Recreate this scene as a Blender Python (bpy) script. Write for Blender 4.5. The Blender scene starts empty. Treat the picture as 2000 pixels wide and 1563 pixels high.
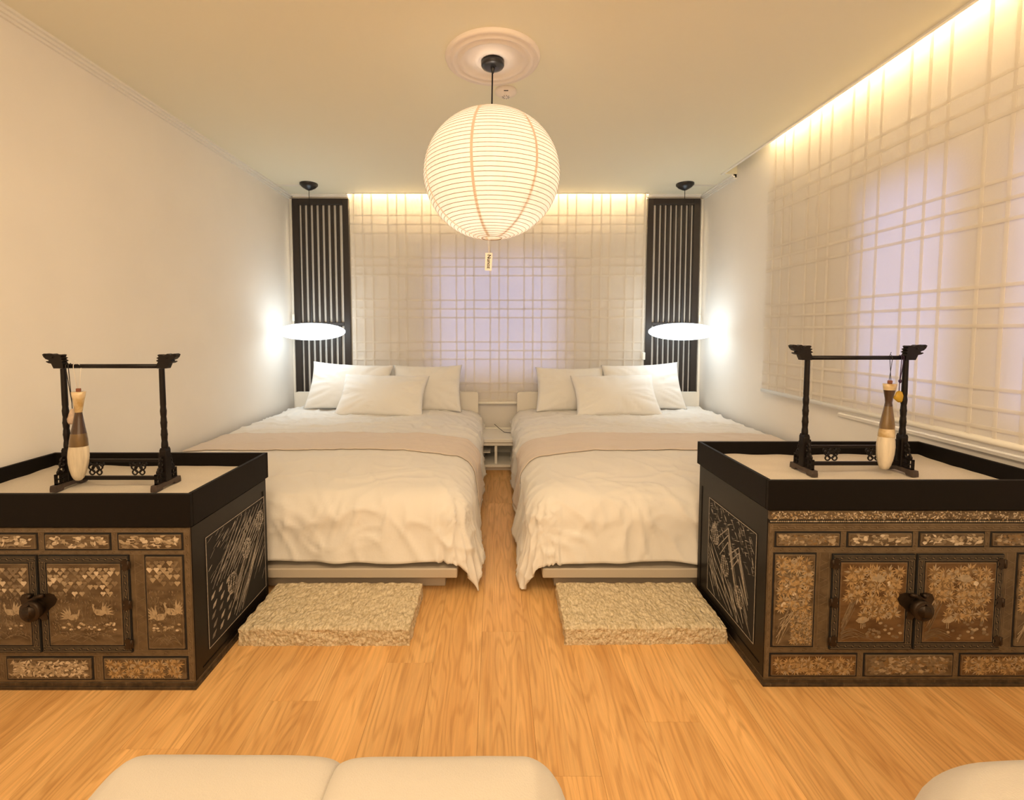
import bpy, math, random
from mathutils import Vector, noise
random.seed(7)
scn = bpy.context.scene
COL = scn.collection
PI = math.pi
# ------------------------------------------------------------------ camera, world, big lights, exposure
FPX, PITCH, PCX, PCY, EYE = 900.0, math.radians(3.2), 968.0, 695.0, 1.07
cam_d = bpy.data.cameras.new('camera')
cam = bpy.data.objects.new('camera', cam_d)
COL.objects.link(cam)
scn.camera = cam
cam.location = (0, 0, EYE)
cam.rotation_euler = (PI/2 - PITCH, 0, 0)
cam_d.sensor_fit = 'HORIZONTAL'
cam_d.sensor_width = 36.0
cam_d.lens = 36.0*FPX/2000.0
cam_d.shift_x = -(PCX - 1000.0)/2000.0
cam_d.shift_y = (PCY - 781.5)/2000.0
cam_d.clip_start = 0.02

scn.view_settings.view_transform = 'Standard'
scn.view_settings.look = 'None'
scn.view_settings.gamma = 1.0
scn.view_settings.use_curve_mapping = False
scn.view_settings.exposure = 0.66

world = bpy.data.worlds.new('dusk_sky')
scn.world = world
world.use_nodes = True
wb = world.node_tree.nodes['Background']
wb.inputs['Color'].default_value = (0.50, 0.55, 1.0, 1)
wb.inputs['Strength'].default_value = 2.0

def area(name, loc, target, size, size_y, power, color):
    l = bpy.data.lights.new(name, 'AREA')
    l.shape = 'RECTANGLE'; l.size = size; l.size_y = size_y
    l.energy = power; l.color = color
    o = bpy.data.objects.new(name, l)
    COL.objects.link(o)
    o.location = loc
    o.rotation_euler = (Vector(target) - Vector(loc)).to_track_quat('-Z', 'Y').to_euler()
    return o
WARM = (1.0, 0.76, 0.49)
# added overhead fill just ahead of the camera, then the ceiling light of the rear half of the room, behind the camera, and the room's warm light coming in from there
area('overhead_fill_front', (0.0, 0.45, 2.14), (0.0, 0.75, 0.0), 1.3, 0.7, 17.0, WARM)  # unseen area light added above the frame to brighten the middle of the floor
area('ceiling_light_rear', (0.0, -1.2, 2.12), (0.0, 0.8, 0.0), 1.2, 0.8, 18.0, WARM)
area('rear_room_light', (0.0, -1.5, 1.5), (0.0, 3.0, 1.3), 2.6, 1.3, 15.0, WARM)

# ------------------------------------------------------------------ helpers
CT, ST = math.cos(PITCH), math.sin(PITCH)
def at(u, v, y):
    """the point at room depth y that the photograph shows at pixel (u, v)"""
    a, b = (u-PCX)/FPX, (v-PCY)/FPX
    t = y/(CT - b*ST)
    return Vector((a*t, y, EYE + (-ST - b*CT)*t))

class MB:
    def __init__(s): s.v, s.f, s.m, s.sm = [], [], [], []
    def add(s, vs, fs, m=0, smooth=False):
        o = len(s.v); s.v += [tuple(p) for p in vs]
        for f in fs:
            s.f.append([o+i for i in f]); s.m.append(m); s.sm.append(smooth)
    def box(s, x0, x1, y0, y1, z0, z1, m=0):
        s.add([(x0,y0,z0),(x1,y0,z0),(x1,y1,z0),(x0,y1,z0),(x0,y0,z1),(x1,y0,z1),(x1,y1,z1),(x0,y1,z1)],
              [(0,3,2,1),(4,5,6,7),(0,1,5,4),(1,2,6,5),(2,3,7,6),(3,0,4,7)], m)
    def cbox(s, x0, x1, y0, y1, z0, z1, c=.003, m=0):
        """box with chamfered edges"""
        X, Y, Z = (x0,x1), (y0,y1), (z0,z1); vs = []; idx = {}
        for i in (0,1):
            for j in (0,1):
                for k in (0,1):
                    p = (X[i], Y[j], Z[k]); d = (c if i==0 else -c, c if j==0 else -c, c if k==0 else -c)
                    for a in range(3):
                        q = [p[b] + (0 if b==a else d[b]) for b in range(3)]
                        idx[(i,j,k,a)] = len(vs); vs.append(q)
        fs = []
        for a in range(3):
            b, cc = (a+1)%3, (a+2)%3
            for sgn in (0,1):
                ring = []
                for (u, w) in ((0,0),(1,0),(1,1),(0,1)):
                    t = [0,0,0]; t[a]=sgn; t[b]=u; t[cc]=w
                    ring.append(idx[(t[0],t[1],t[2],a)])
                fs.append(ring if sgn else ring[::-1])
            for u in (0,1):
                for w in (0,1):
                    r = []
                    for e in (0,1):
                        t = [0,0,0]; t[a]=e; t[b]=u; t[cc]=w
                        r.append(tuple(t))
                    q = [idx[r[0]+(b,)], idx[r[1]+(b,)], idx[r[1]+(cc,)], idx[r[0]+(cc,)]]
                    fs.append(q if (u==w) else q[::-1])
        for i in (0,1):
            for j in (0,1):
                for k in (0,1):
                    t = [idx[(i,j,k,a)] for a in range(3)]
                    fs.append(t if (i+j+k)%2==1 else t[::-1])
        s.add(vs, fs, m)
    def prism(s, pts, org, eu, ev, h, m=0, bottom=False):
        """polygon pts in the plane (org, eu, ev) raised by h along eu x ev"""
        eu, ev, org = Vector(eu), Vector(ev), Vector(org); n = eu.cross(ev).normalized()
        area2 = sum(pts[i][0]*pts[(i+1)%len(pts)][1]-pts[(i+1)%len(pts)][0]*pts[i][1] for i in range(len(pts)))
        if area2 < 0: pts = pts[::-1]
        k = len(pts)
        b = [org+eu*p+ev*q for p, q in pts]
        t = [x+n*h for x in b]
        fs = [list(range(k, 2*k))] + [(i, (i+1)%k, k+(i+1)%k, k+i) for i in range(k)]
        if bottom: fs.append(list(range(k))[::-1])
        s.add(b+t, fs, m)
    def tube(s, pts, r, n=8, m=0, closed=False, caps=True):
        pts = [Vector(p) for p in pts]; k = len(pts); rings = []
        rr = r if isinstance(r, (list, tuple)) else [r]*k
        up = Vector((0.13, 0.21, 1)).normalized(); vs = []
        for i, p in enumerate(pts):
            a = pts[(i-1) % k] if (closed or i) else p
            b = pts[(i+1) % k] if (closed or i < k-1) else p
            d = (b-a).normalized()
            x = d.cross(up)
            if x.length < 1e-4: x = d.cross(Vector((1,0,0)))
            x.normalize(); y = x.cross(d).normalized(); up = y
            for j in range(n):
                w = 2*PI*j/n
                vs.append(p + (x*math.cos(w) + y*math.sin(w))*rr[i])
        fs = []
        for i in range(k if closed else k-1):
            for j in range(n):
                A, B = i*n, ((i+1) % k)*n
                fs.append((A+j, A+(j+1)%n, B+(j+1)%n, B+j))
        if caps and not closed:
            fs.append(list(range(n))[::-1]); fs.append([(k-1)*n+j for j in range(n)])
        s.add(vs, fs, m, True)
    def lathe(s, prof, cx, cy, n=48, m=0, zoff=0.0, mats=None, sy=1.0, lean=(0,0)):
        vs, fs = [], []
        for r, z in prof:
            for j in range(n):
                w = 2*PI*j/n
                vs.append((cx+r*math.cos(w)+lean[0]*z, cy+sy*r*math.sin(w)+lean[1]*z, z+zoff))
        for i in range(len(prof)-1):
            for j in range(n):
                fs.append((i*n+j, i*n+(j+1)%n, (i+1)*n+(j+1)%n, (i+1)*n+j))
        s.add(vs, fs, m, True)
        if mats:
            base = len(s.m)-len(fs)
            for i in range(len(prof)-1):
                for j in range(n): s.m[base+i*n+j] = mats[i]
        s.add([vs[j] for j in range(n)], [list(range(n))[::-1]], mats[0] if mats else m)
        s.add([vs[(len(prof)-1)*n+j] for j in range(n)], [list(range(n))], mats[-1] if mats else m)
    def mesh(s, name, mats):
        me = bpy.data.meshes.new(name)
        me.from_pydata(s.v, [], s.f)
        for mt in (mats if isinstance(mats, (list, tuple)) else [mats]): me.materials.append(mt)
        me.polygons.foreach_set('material_index', s.m)
        me.polygons.foreach_set('use_smooth', s.sm)
        me.update()
        return me
    def build(s, name, mats, parent=None, label=None, kind=None, cat=None, group=None):
        return link(name, s.mesh(name, mats), parent, label, kind, cat, group)

def link(name, me, parent=None, label=None, kind=None, cat=None, group=None):
    o = bpy.data.objects.new(name, me)
    COL.objects.link(o)
    if parent is not None:
        o.parent = parent
        o.matrix_parent_inverse = wmat(parent).inverted()
    tag(o, label, cat, group, kind)
    return o
def wmat(o):
    from mathutils import Matrix
    m = Matrix.LocRotScale(o.location, o.rotation_euler, o.scale)
    if o.parent: m = wmat(o.parent) @ o.matrix_parent_inverse @ m
    return m
def tag(o, label=None, cat=None, group=None, kind=None):
    if label: o['label'] = label
    if cat: o['category'] = cat
    if group: o['group'] = group
    if kind: o['kind'] = kind
def empty(name, loc, label=None, cat=None, group=None, kind=None):
    o = bpy.data.objects.new(name, None)
    COL.objects.link(o); o.location = loc
    o.empty_display_size = .05
    tag(o, label, cat, group, kind)
    return o
def box_obj(name, dims, mat, parent=None, c=0, **kw):
    b = MB()
    (b.cbox(*dims, c) if c else b.box(*dims))
    return b.build(name, mat, parent, **kw)

# ------------------------------------------------------------------ materials
def mat(name, color=(.8,.8,.8), rough=.6, bump=0, bscale=60, bdist=.002, var=0, vscale=8, var_color=None, metal=0, spec=.5, coat=0, sheen=0, stretch=None, detail=4):
    m = bpy.data.materials.new(name); m.use_nodes = True
    nt = m.node_tree; N = nt.nodes; L = nt.links; p = N['Principled BSDF']
    p.inputs['Base Color'].default_value = (*color, 1)
    p.inputs['Roughness'].default_value = rough
    p.inputs['Metallic'].default_value = metal
    p.inputs['Specular IOR Level'].default_value = spec
    p.inputs['Coat Weight'].default_value = coat
    if sheen: p.inputs['Sheen Weight'].default_value = sheen
    tc = N.new('ShaderNodeTexCoord'); mp = N.new('ShaderNodeMapping')
    L.new(tc.outputs['Object'], mp.inputs['Vector'])
    if stretch: mp.inputs['Scale'].default_value = stretch
    if var:
        n = N.new('ShaderNodeTexNoise'); n.inputs['Scale'].default_value = vscale; n.inputs['Detail'].default_value = detail
        L.new(mp.outputs[0], n.inputs['Vector'])
        r = N.new('ShaderNodeMapRange'); r.inputs['From Min'].default_value = .35; r.inputs['From Max'].default_value = .65
        L.new(n.outputs['Fac'], r.inputs['Value'])
        x = N.new('ShaderNodeMix'); x.data_type = 'RGBA'
        x.inputs['A'].default_value = (*color, 1)
        vc = var_color or tuple(c*(1-var) for c in color)
        x.inputs['B'].default_value = (*vc, 1)
        L.new(r.outputs['Result'], x.inputs['Factor'])
        L.new(x.outputs['Result'], p.inputs['Base Color'])
    if bump:
        n2 = N.new('ShaderNodeTexNoise'); n2.inputs['Scale'].default_value = bscale; n2.inputs['Detail'].default_value = 5
        L.new(mp.outputs[0], n2.inputs['Vector'])
        b = N.new('ShaderNodeBump'); b.inputs['Strength'].default_value = bump; b.inputs['Distance'].default_value = bdist
        L.new(n2.outputs['Fac'], b.inputs['Height']); L.new(b.outputs['Normal'], p.inputs['Normal'])
    return m
def emis(name, color, strength):
    m = bpy.data.materials.new(name); m.use_nodes = True
    nt = m.node_tree; nt.nodes.clear()
    e = nt.nodes.new('ShaderNodeEmission'); e.inputs[0].default_value = (*color, 1); e.inputs[1].default_value = strength
    o = nt.nodes.new('ShaderNodeOutputMaterial'); nt.links.new(e.outputs[0], o.inputs[0])
    return m
def fabric_translucent(name, color, trans, tcolor, bump=.15, scale=220, fleck=0):
    m = bpy.data.materials.new(name); m.use_nodes = True
    nt = m.node_tree; N = nt.nodes; L = nt.links; N.clear()
    o = N.new('ShaderNodeOutputMaterial'); d = N.new('ShaderNodeBsdfDiffuse'); t = N.new('ShaderNodeBsdfTranslucent')
    d.inputs[0].default_value = (*color, 1); t.inputs[0].default_value = (*tcolor, 1)
    mx = N.new('ShaderNodeMixShader'); mx.inputs[0].default_value = trans
    L.new(d.outputs[0], mx.inputs[1]); L.new(t.outputs[0], mx.inputs[2]); L.new(mx.outputs[0], o.inputs[0])
    tc = N.new('ShaderNodeTexCoord'); n = N.new('ShaderNodeTexNoise'); n.inputs['Scale'].default_value = scale; n.inputs['Detail'].default_value = 3
    L.new(tc.outputs['Object'], n.inputs['Vector'])
    b = N.new('ShaderNodeBump'); b.inputs['Strength'].default_value = bump; b.inputs['Distance'].default_value = .001
    L.new(n.outputs['Fac'], b.inputs['Height']); L.new(b.outputs[0], d.inputs['Normal'])
    if fleck:
        n3 = N.new('ShaderNodeTexNoise'); n3.inputs['Scale'].default_value = 38; n3.inputs['Detail'].default_value = 6; n3.inputs['Roughness'].default_value = .7
        L.new(tc.outputs['Object'], n3.inputs['Vector'])
        r = N.new('ShaderNodeMapRange'); r.inputs['From Min'].default_value = .3; r.inputs['From Max'].default_value = .7
        r.inputs['To Min'].default_value = 1-fleck; r.inputs['To Max'].default_value = 1
        L.new(n3.outputs['Fac'], r.inputs['Value'])
        x = N.new('ShaderNodeMix'); x.data_type = 'RGBA'; x.blend_type = 'MULTIPLY'; x.inputs['Factor'].default_value = 1
        x.inputs['A'].default_value = (*tcolor, 1); L.new(r.outputs['Result'], x.inputs['B']); L.new(x.outputs['Result'], t.inputs[0])
    return m

M = {}
M['wall'] = mat('wall_paint', (.88,.845,.785), .85, bump=.12, bscale=90, bdist=.001, var=.03, vscale=3)
M['ceiling'] = mat('ceiling_paint', (.86,.82,.65), .9, bump=.08, bscale=70, bdist=.001)
M['trim'] = mat('trim_white', (.86,.83,.76), .5, bump=.05)
M['underlay'] = mat('floor_underlay', (.40,.22,.09), .9)
M['lacquer'] = mat('black_lacquer', (.008,.006,.005), .36, bump=.06, bscale=40, bdist=.001, spec=.22)
M['tray_black'] = mat('black_stained_wood', (.009,.007,.006), .5, bump=.2, bscale=70, bdist=.0008, stretch=(.15,1,1), spec=.08)
M['screen'] = mat('dark_screen_wood', (.024,.016,.012), .45, bump=.15, bscale=60, bdist=.0008, stretch=(1,1,.1))
M['rack'] = mat('ebony_wood', (.008,.005,.004), .42, bump=.3, bscale=160, bdist=.0008, spec=.25)
M['foot_wood'] = mat('worn_ebony_wood', (.075,.050,.038), .5, bump=.3, bscale=160, bdist=.0008, var=.4, vscale=60)
M['sheet'] = mat('white_cotton', (.76,.73,.68), .85, bump=.25, bscale=55, bdist=.003, sheen=.15)
M['pillow'] = mat('white_pillow_cotton', (.84,.82,.78), .82, bump=.15, bscale=40, bdist=.003, sheen=.15)
M['throw'] = mat('blush_cotton', (.68,.58,.49), .88, bump=.2, bscale=45, bdist=.003, sheen=.2)
M['linen'] = mat('cream_linen', (.54,.49,.42), .92, bump=.5, bscale=420, bdist=.0015, sheen=.2)
M['platform'] = mat('taupe_laminate', (.50,.43,.34), .5)
M['bedframe'] = mat('white_laminate', (.82,.78,.70), .5, bump=.03)
M['sand'] = mat('fine_sand', (.66,.59,.49), .95, bump=.35, bscale=500, bdist=.0012, var=.08, vscale=300)
M['metal'] = mat('dark_aged_brass', (.045,.028,.016), .45, metal=.6, bump=.2, bscale=120, bdist=.0006, var=.3, vscale=50)
M['blackplastic'] = mat('black_metal', (.012,.011,.011), .3)
M['chrome'] = mat('bright_steel', (.7,.7,.68), .25, metal=1)
M['plaster'] = mat('plaster', (.86,.78,.70), .7, bump=.05)
M['ribwire'] = mat('bamboo_rib', (.34,.22,.12), .7)
M['seam'] = fabric_translucent('paper_seam', (.70,.56,.42), .6, (.84,.72,.58))
M['paper'] = fabric_translucent('lantern_paper', (.90,.84,.76), .55, (.94,.90,.86), fleck=.16)
M['blind'] = fabric_translucent('blind_fabric', (.87,.83,.77), .34, (.92,.88,.82), bump=.4, scale=120)
M['strip'] = fabric_translucent('blind_strip_fabric', (.97,.94,.89), .64, (.98,.95,.90))
M['disc'] = emis('disc_glow', (.86,.96,1.0), 2.7)
M['bulb'] = emis('warm_bulb', (1.0,.72,.42), 14)
M['led'] = emis('warm_led', (1.0,.77,.48), 120)
M['tagpaper'] = mat('tag_card', (.85,.76,.66), .8)
M['ink'] = mat('black_ink', (.02,.015,.012), .7)
M['cordw'] = mat('white_cord', (.85,.8,.72), .7)
M['cordk'] = mat('black_cord', (.015,.012,.012), .6)
M['cordp'] = mat('purple_cord', (.035,.012,.05), .7)
M['quartz'] = mat('pale_quartz', (.72,.56,.44), .35, var=.3, vscale=60)
M['amber'] = mat('yellow_amber', (.62,.38,.03), .28, var=.2, vscale=60)
M['glass'] = None
def glass():
    m = bpy.data.materials.new('window_glass'); m.use_nodes = True
    nt = m.node_tree; N = nt.nodes; N.clear()
    o = N.new('ShaderNodeOutputMaterial'); t = N.new('ShaderNodeBsdfTransparent'); g = N.new('ShaderNodeBsdfGlossy')
    t.inputs[0].default_value = (.93,.95,.96,1); g.inputs['Roughness'].default_value = .05
    f = N.new('ShaderNodeFresnel'); f.inputs[0].default_value = 1.45
    x = N.new('ShaderNodeMixShader')
    nt.links.new(f.outputs[0], x.inputs[0]); nt.links.new(t.outputs[0], x.inputs[1]); nt.links.new(g.outputs[0], x.inputs[2]); nt.links.new(x.outputs[0], o.inputs[0])
    return m
M['glass'] = glass()

def plank_mat():
    m = bpy.data.materials.new('honey_oak'); m.use_nodes = True
    nt = m.node_tree; N = nt.nodes; L = nt.links; p = N['Principled BSDF']
    tc = N.new('ShaderNodeTexCoord'); oi = N.new('ShaderNodeObjectInfo')
    add = N.new('ShaderNodeVectorMath'); add.operation = 'MULTIPLY_ADD'
    cmb = N.new('ShaderNodeCombineXYZ')
    L.new(oi.outputs['Random'], cmb.inputs[0]); L.new(oi.outputs['Random'], cmb.inputs[1]); L.new(oi.outputs['Random'], cmb.inputs[2])
    add.inputs[1].default_value = (37, 61, 17)
    L.new(cmb.outputs[0], add.inputs[0]); L.new(tc.outputs['Object'], add.inputs[2])
    def mapped(sc):
        mp = N.new('ShaderNodeMapping'); mp.inputs['Scale'].default_value = sc
        L.new(add.outputs[0], mp.inputs['Vector']); return mp.outputs[0]
    w = N.new('ShaderNodeTexNoise'); w.inputs['Scale'].default_value = 1; w.inputs['Detail'].default_value = 2
    L.new(mapped((9, 1.1, 1)), w.inputs['Vector'])
    # cathedral rings: contour lines of a stretched noise
    mul = N.new('ShaderNodeMath'); mul.operation = 'MULTIPLY'; mul.inputs[1].default_value = 100
    L.new(w.outputs['Fac'], mul.inputs[0])
    sn = N.new('ShaderNodeMath'); sn.operation = 'SINE'; L.new(mul.outputs[0], sn.inputs[0])
    g = N.new('ShaderNodeTexNoise'); g.inputs['Scale'].default_value = 1; g.inputs['Detail'].default_value = 6; g.inputs['Roughness'].default_value = .65
    L.new(mapped((130, 5, 1)), g.inputs['Vector'])
    g2 = N.new('ShaderNodeTexNoise'); g2.inputs['Scale'].default_value = 1; g2.inputs['Detail'].default_value = 3
    L.new(mapped((12, 1.2, 1)), g2.inputs['Vector'])
    r = N.new('ShaderNodeMapRange'); r.inputs['From Min'].default_value = .0; r.inputs['From Max'].default_value = 1
    L.new(sn.outputs[0], r.inputs['Value'])
    m1 = N.new('ShaderNodeMath'); m1.operation = 'MULTIPLY'; L.new(r.outputs['Result'], m1.inputs[0]); L.new(g.outputs['Fac'], m1.inputs[1])
    base = N.new('ShaderNodeValToRGB')
    base.color_ramp.elements[0].position = .3; base.color_ramp.elements[0].color = (.66,.36,.125,1)
    base.color_ramp.elements[1].position = .7; base.color_ramp.elements[1].color = (.82,.50,.20,1)
    L.new(g2.outputs['Fac'], base.inputs[0])
    x = N.new('ShaderNodeMix'); x.data_type = 'RGBA'; x.inputs['B'].default_value = (.46,.215,.055,1)
    L.new(base.outputs[0], x.inputs['A'])
    m2 = N.new('ShaderNodeMath'); m2.operation = 'MULTIPLY'; m2.inputs[1].default_value = .72; L.new(m1.outputs[0], m2.inputs[0]); L.new(m2.outputs[0], x.inputs['Factor'])
    gr = N.new('ShaderNodeMapRange'); gr.inputs['From Min'].default_value = .35; gr.inputs['From Max'].default_value = .7; gr.inputs['To Min'].default_value = 1.08; gr.inputs['To Max'].default_value = .84
    L.new(g.outputs['Fac'], gr.inputs['Value'])
    y = N.new('ShaderNodeMix'); y.data_type = 'RGBA'; y.blend_type = 'MULTIPLY'; y.inputs['Factor'].default_value = 1
    L.new(x.outputs['Result'], y.inputs['A']); L.new(gr.outputs['Result'], y.inputs['B'])
    hv = N.new('ShaderNodeHueSaturation'); hr = N.new('ShaderNodeMapRange'); hr.inputs['To Min'].default_value = .93; hr.inputs['To Max'].default_value = 1.06
    L.new(oi.outputs['Random'], hr.inputs['Value']); L.new(hr.outputs['Result'], hv.inputs['Value']); L.new(y.outputs['Result'], hv.inputs['Color'])
    L.new(hv.outputs[0], p.inputs['Base Color'])
    p.inputs['Roughness'].default_value = .42; p.inputs['Specular IOR Level'].default_value = .4
    b = N.new('ShaderNodeBump'); b.inputs['Strength'].default_value = .12; b.inputs['Distance'].default_value = .001
    L.new(g.outputs['Fac'], b.inputs['Height']); L.new(b.outputs[0], p.inputs['Normal'])
    return m
M['oak'] = plank_mat()

def stone_mat():
    m = mat('rough_granite', (.80,.68,.48), .95, bump=1.0, bscale=70, bdist=.016, var=.4, vscale=110, var_color=(.52,.41,.24), stretch=(1.25,.62,1))
    return m
M['stone'] = stone_mat()

def fret_mat(name, base, line, sx, sy, th=.035):
    """dark wood frame with a thin fret pattern inlaid flush into it (flat marks)"""
    m = bpy.data.materials.new(name); m.use_nodes = True
    nt = m.node_tree; N = nt.nodes; L = nt.links; p = N['Principled BSDF']
    tc = N.new('ShaderNodeTexCoord'); sep = N.new('ShaderNodeSeparateXYZ'); cmb = N.new('ShaderNodeCombineXYZ')
    L.new(tc.outputs['Object'], sep.inputs[0]); L.new(sep.outputs['X'], cmb.inputs[0]); L.new(sep.outputs['Z'], cmb.inputs[1])
    b = N.new('ShaderNodeTexBrick'); b.inputs['Scale'].default_value = 1
    b.inputs['Brick Width'].default_value = sx; b.inputs['Row Height'].default_value = sy; b.inputs['Mortar Size'].default_value = sy*th*2
    b.inputs['Mortar Smooth'].default_value = .1
    b.inputs['Color1'].default_value = (*base, 1); b.inputs['Color2'].default_value = (*[c*.75 for c in base], 1); b.inputs['Mortar'].default_value = (*line, 1)
    L.new(cmb.outputs[0], b.inputs['Vector'])
    n = N.new('ShaderNodeTexNoise'); n.inputs['Scale'].default_value = 55; n.inputs['Detail'].default_value = 6
    L.new(tc.outputs['Object'], n.inputs['Vector'])
    r = N.new('ShaderNodeMapRange'); r.inputs['From Min'].default_value = .3; r.inputs['From Max'].default_value = .7; r.inputs['To Min'].default_value = .45; r.inputs['To Max'].default_value = 1.35
    L.new(n.outputs['Fac'], r.inputs['Value'])
    x = N.new('ShaderNodeMix'); x.data_type = 'RGBA'; x.blend_type = 'MULTIPLY'; x.inputs['Factor'].default_value = 1
    L.new(b.outputs['Color'], x.inputs['A']); L.new(r.outputs['Result'], x.inputs['B']); L.new(x.outputs['Result'], p.inputs['Base Color'])
    p.inputs['Roughness'].default_value = .5; p.inputs['Specular IOR Level'].default_value = .3
    return m
M['fret'] = mat('brown_lacquer_frame', (.085,.056,.030), .5, var=.45, vscale=38, var_color=(.13,.09,.05), spec=.3)
M['fret_old'] = fret_mat('fret_frame', (.155,.095,.048), (.40,.29,.17), .022, .0055, .07)
M['fretplain'] = fret_mat('fret_frame_dark', (.07,.045,.024), (.12,.085,.05), .11, .011, .04)
M['panelbg'] = mat('brown_lacquer_panel', (.072,.045,.023), .5, bump=.15, bscale=60, var=.55, vscale=45, var_color=(.145,.10,.056), stretch=(.4,1,1), spec=.3)
M['panelbg_rust'] = mat('rust_lacquer_panel', (.085,.042,.015), .5, bump=.15, bscale=60, var=.5, vscale=45, var_color=(.15,.083,.034), stretch=(.4,1,1), spec=.3)
M['pearl'] = mat('mother_of_pearl', (.40,.31,.20), .32, var=.3, vscale=90)
M['pearl2'] = mat('mother_of_pearl_dull', (.21,.15,.088), .4, var=.35, vscale=90)
M['pearl3'] = mat('mother_of_pearl_bright', (.62,.51,.37), .28, var=.2, vscale=90)
M['gold'] = mat('golden_shell', (.43,.28,.125), .35, var=.3, vscale=90)
M['gold2'] = mat('golden_shell_dark', (.22,.13,.052), .4, var=.3, vscale=90)
M['silver'] = mat('silver_shell', (.42,.37,.31), .35, var=.35, vscale=120)
M['silver2'] = mat('silver_shell_dull', (.19,.165,.135), .4, var=.4, vscale=120)
PEARL = [M['pearl'], M['pearl2'], M['pearl3'], M['gold'], M['gold2']]
M['dark_gap'] = mat('panel_recess_black', (.006,.005,.004), .8)

# ------------------------------------------------------------------ room
XL, XR, YB, YF, ZC = -1.72, 1.735, 3.92, -2.3, 2.19
REC = .10            # depth of the light recess above the ceiling face
WT = .16             # wall thickness
fl = MB(); fl.box(XL-WT, XR+WT, YF-WT, YB+WT, -.12, -.011)
floor = fl.build('floor', M['underlay'], kind='structure')
pw, plen = .152, 1.215
cols = int((XR-XL)/pw)+1
plank_mesh = {}
for c in range(cols):
    x0 = XL + c*pw; w = min(pw, XR-x0)
    if w < .01: continue
    off = (c*0.437 % 1.0)*plen
    y = YF - off
    while y < YB:
        a, b = max(y, YF), min(y+plen, YB); y += plen
        if b-a < .02: continue
        key = (round(w,3), round(b-a,3))
        if key not in plank_mesh:
            q = MB(); q.cbox(0, w-.0004, 0, b-a-.0004, -.010, 0, .0003)
            plank_mesh[key] = q.mesh('plank', M['oak'])
        o = link('plank', plank_mesh[key]); o.location = (x0, a, 0); o.parent = floor

# back wall with a shallow niche and a window opening
NB = (-1.12, 1.16, .62, 1.865)          # niche x0 x1 z0 z1
WB = (-.56, .58, .68, 1.72)             # window opening
w = MB()
nd = .07
w.box(XL-WT, NB[0], YB, YB+nd, -.12, ZC+.2); w.box(NB[1], XR+WT, YB, YB+nd, -.12, ZC+.2)
w.box(NB[0], NB[1], YB, YB+nd, -.12, NB[2]); w.box(NB[0], NB[1], YB, YB+nd, NB[3], ZC+.2)
w.box(XL-WT, WB[0], YB+nd, YB+WT+nd, -.12, ZC+.2); w.box(WB[1], XR+WT, YB+nd, YB+WT+nd, -.12, ZC+.2)
w.box(WB[0], WB[1], YB+nd, YB+WT+nd, -.12, WB[2]); w.box(WB[0], WB[1], YB+nd, YB+WT+nd, WB[3], ZC+.2)
w.build('wall_back', M['wall'], kind='structure')
w = MB(); w.box(XL-WT, XL, YF, YB, -.12, ZC+.2); w.build('wall_left', M['wall'], kind='structure')
w = MB(); w.box(XL-WT, XR+WT, YF-WT, YF, -.12, ZC+.2); w.build('wall_front', M['wall'], kind='structure')
# right wall with two windows
WR = [(1.69, 2.20), (.95, 1.55)]; WRZ = (.74, 1.74)
w = MB()
ys = [YF, WR[1][0], WR[1][1], WR[0][0], WR[0][1], YB]
for i in range(5):
    if i % 2 == 0: w.box(XR, XR+WT, ys[i], ys[i+1], -.12, ZC+.2)
    else:
        w.box(XR, XR+WT, ys[i], ys[i+1], -.12, WRZ[0]); w.box(XR, XR+WT, ys[i], ys[i+1], WRZ[1], ZC+.2)
w.build('wall_right', M['wall'], kind='structure')
# ceiling with recesses for the blinds
CB = (-1.225, 1.262, 3.85)            # back recess x0 x1 y0
CR = (1.628, 3.38, -1.2)              # right recess x0 y1 y0
w = MB()
w.box(XL-WT, XR+WT, YF-WT, YB+WT, ZC+REC, ZC+.2)
w.box(XL-WT, CR[0], YF-WT, CB[2], ZC, ZC+REC)
w.box(XL-WT, CB[0], CB[2], YB+WT, ZC, ZC+REC); w.box(CB[1], CR[0], CB[2], YB+WT, ZC, ZC+REC)
w.box(CR[0], XR+WT, CR[1], YB+WT, ZC, ZC+REC); w.box(CR[0], XR+WT, YF-WT, CR[2], ZC, ZC+REC)
w.build('ceiling', M['ceiling'], kind='structure')

def trim(name, p0, p1, side, h=.034, d=.034, m='trim'):
    """stepped ceiling moulding from p0 to p1 along y (side = +1/-1: which way it leaves the wall) or along x (side 0)"""
    b = MB()
    for (dd, hh) in ((d, h*.32), (d*.62, h*.68), (d*.30, h)):
        if side: b.box(min(p0[0], p0[0]+side*dd), max(p0[0], p0[0]+side*dd), p0[1], p1[1], p0[2]-hh, p0[2])
        else: b.box(p0[0], p1[0], p0[1]-dd, p0[1], p0[2]-hh, p0[2])
    return b.build(name, M[m], kind='structure')
trim('trim_1', (XL, YF, ZC), (XL, YB, ZC), 1)
trim('trim_2', (XR, CR[1]+.005, ZC), (XR, YB, ZC), -1)
trim('trim_3', (XL+.035, YB, ZC), (CB[0], YB, ZC), 0, .026, .05)
trim('trim_4', (CB[1], YB, ZC), (XR-.035, YB, ZC), 0, .026, .05)
b = MB(); b.box(CB[0], CB[1], CB[2]-.014, CB[2]+.002, ZC-.006, ZC+.012); b.build('trim_5', M['trim'], kind='structure')
b = MB(); b.box(CR[0]-.010, CR[0]+.006, CR[2], CR[1], ZC-.008, ZC+.014); b.build('trim_6', M['trim'], kind='structure')
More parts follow.
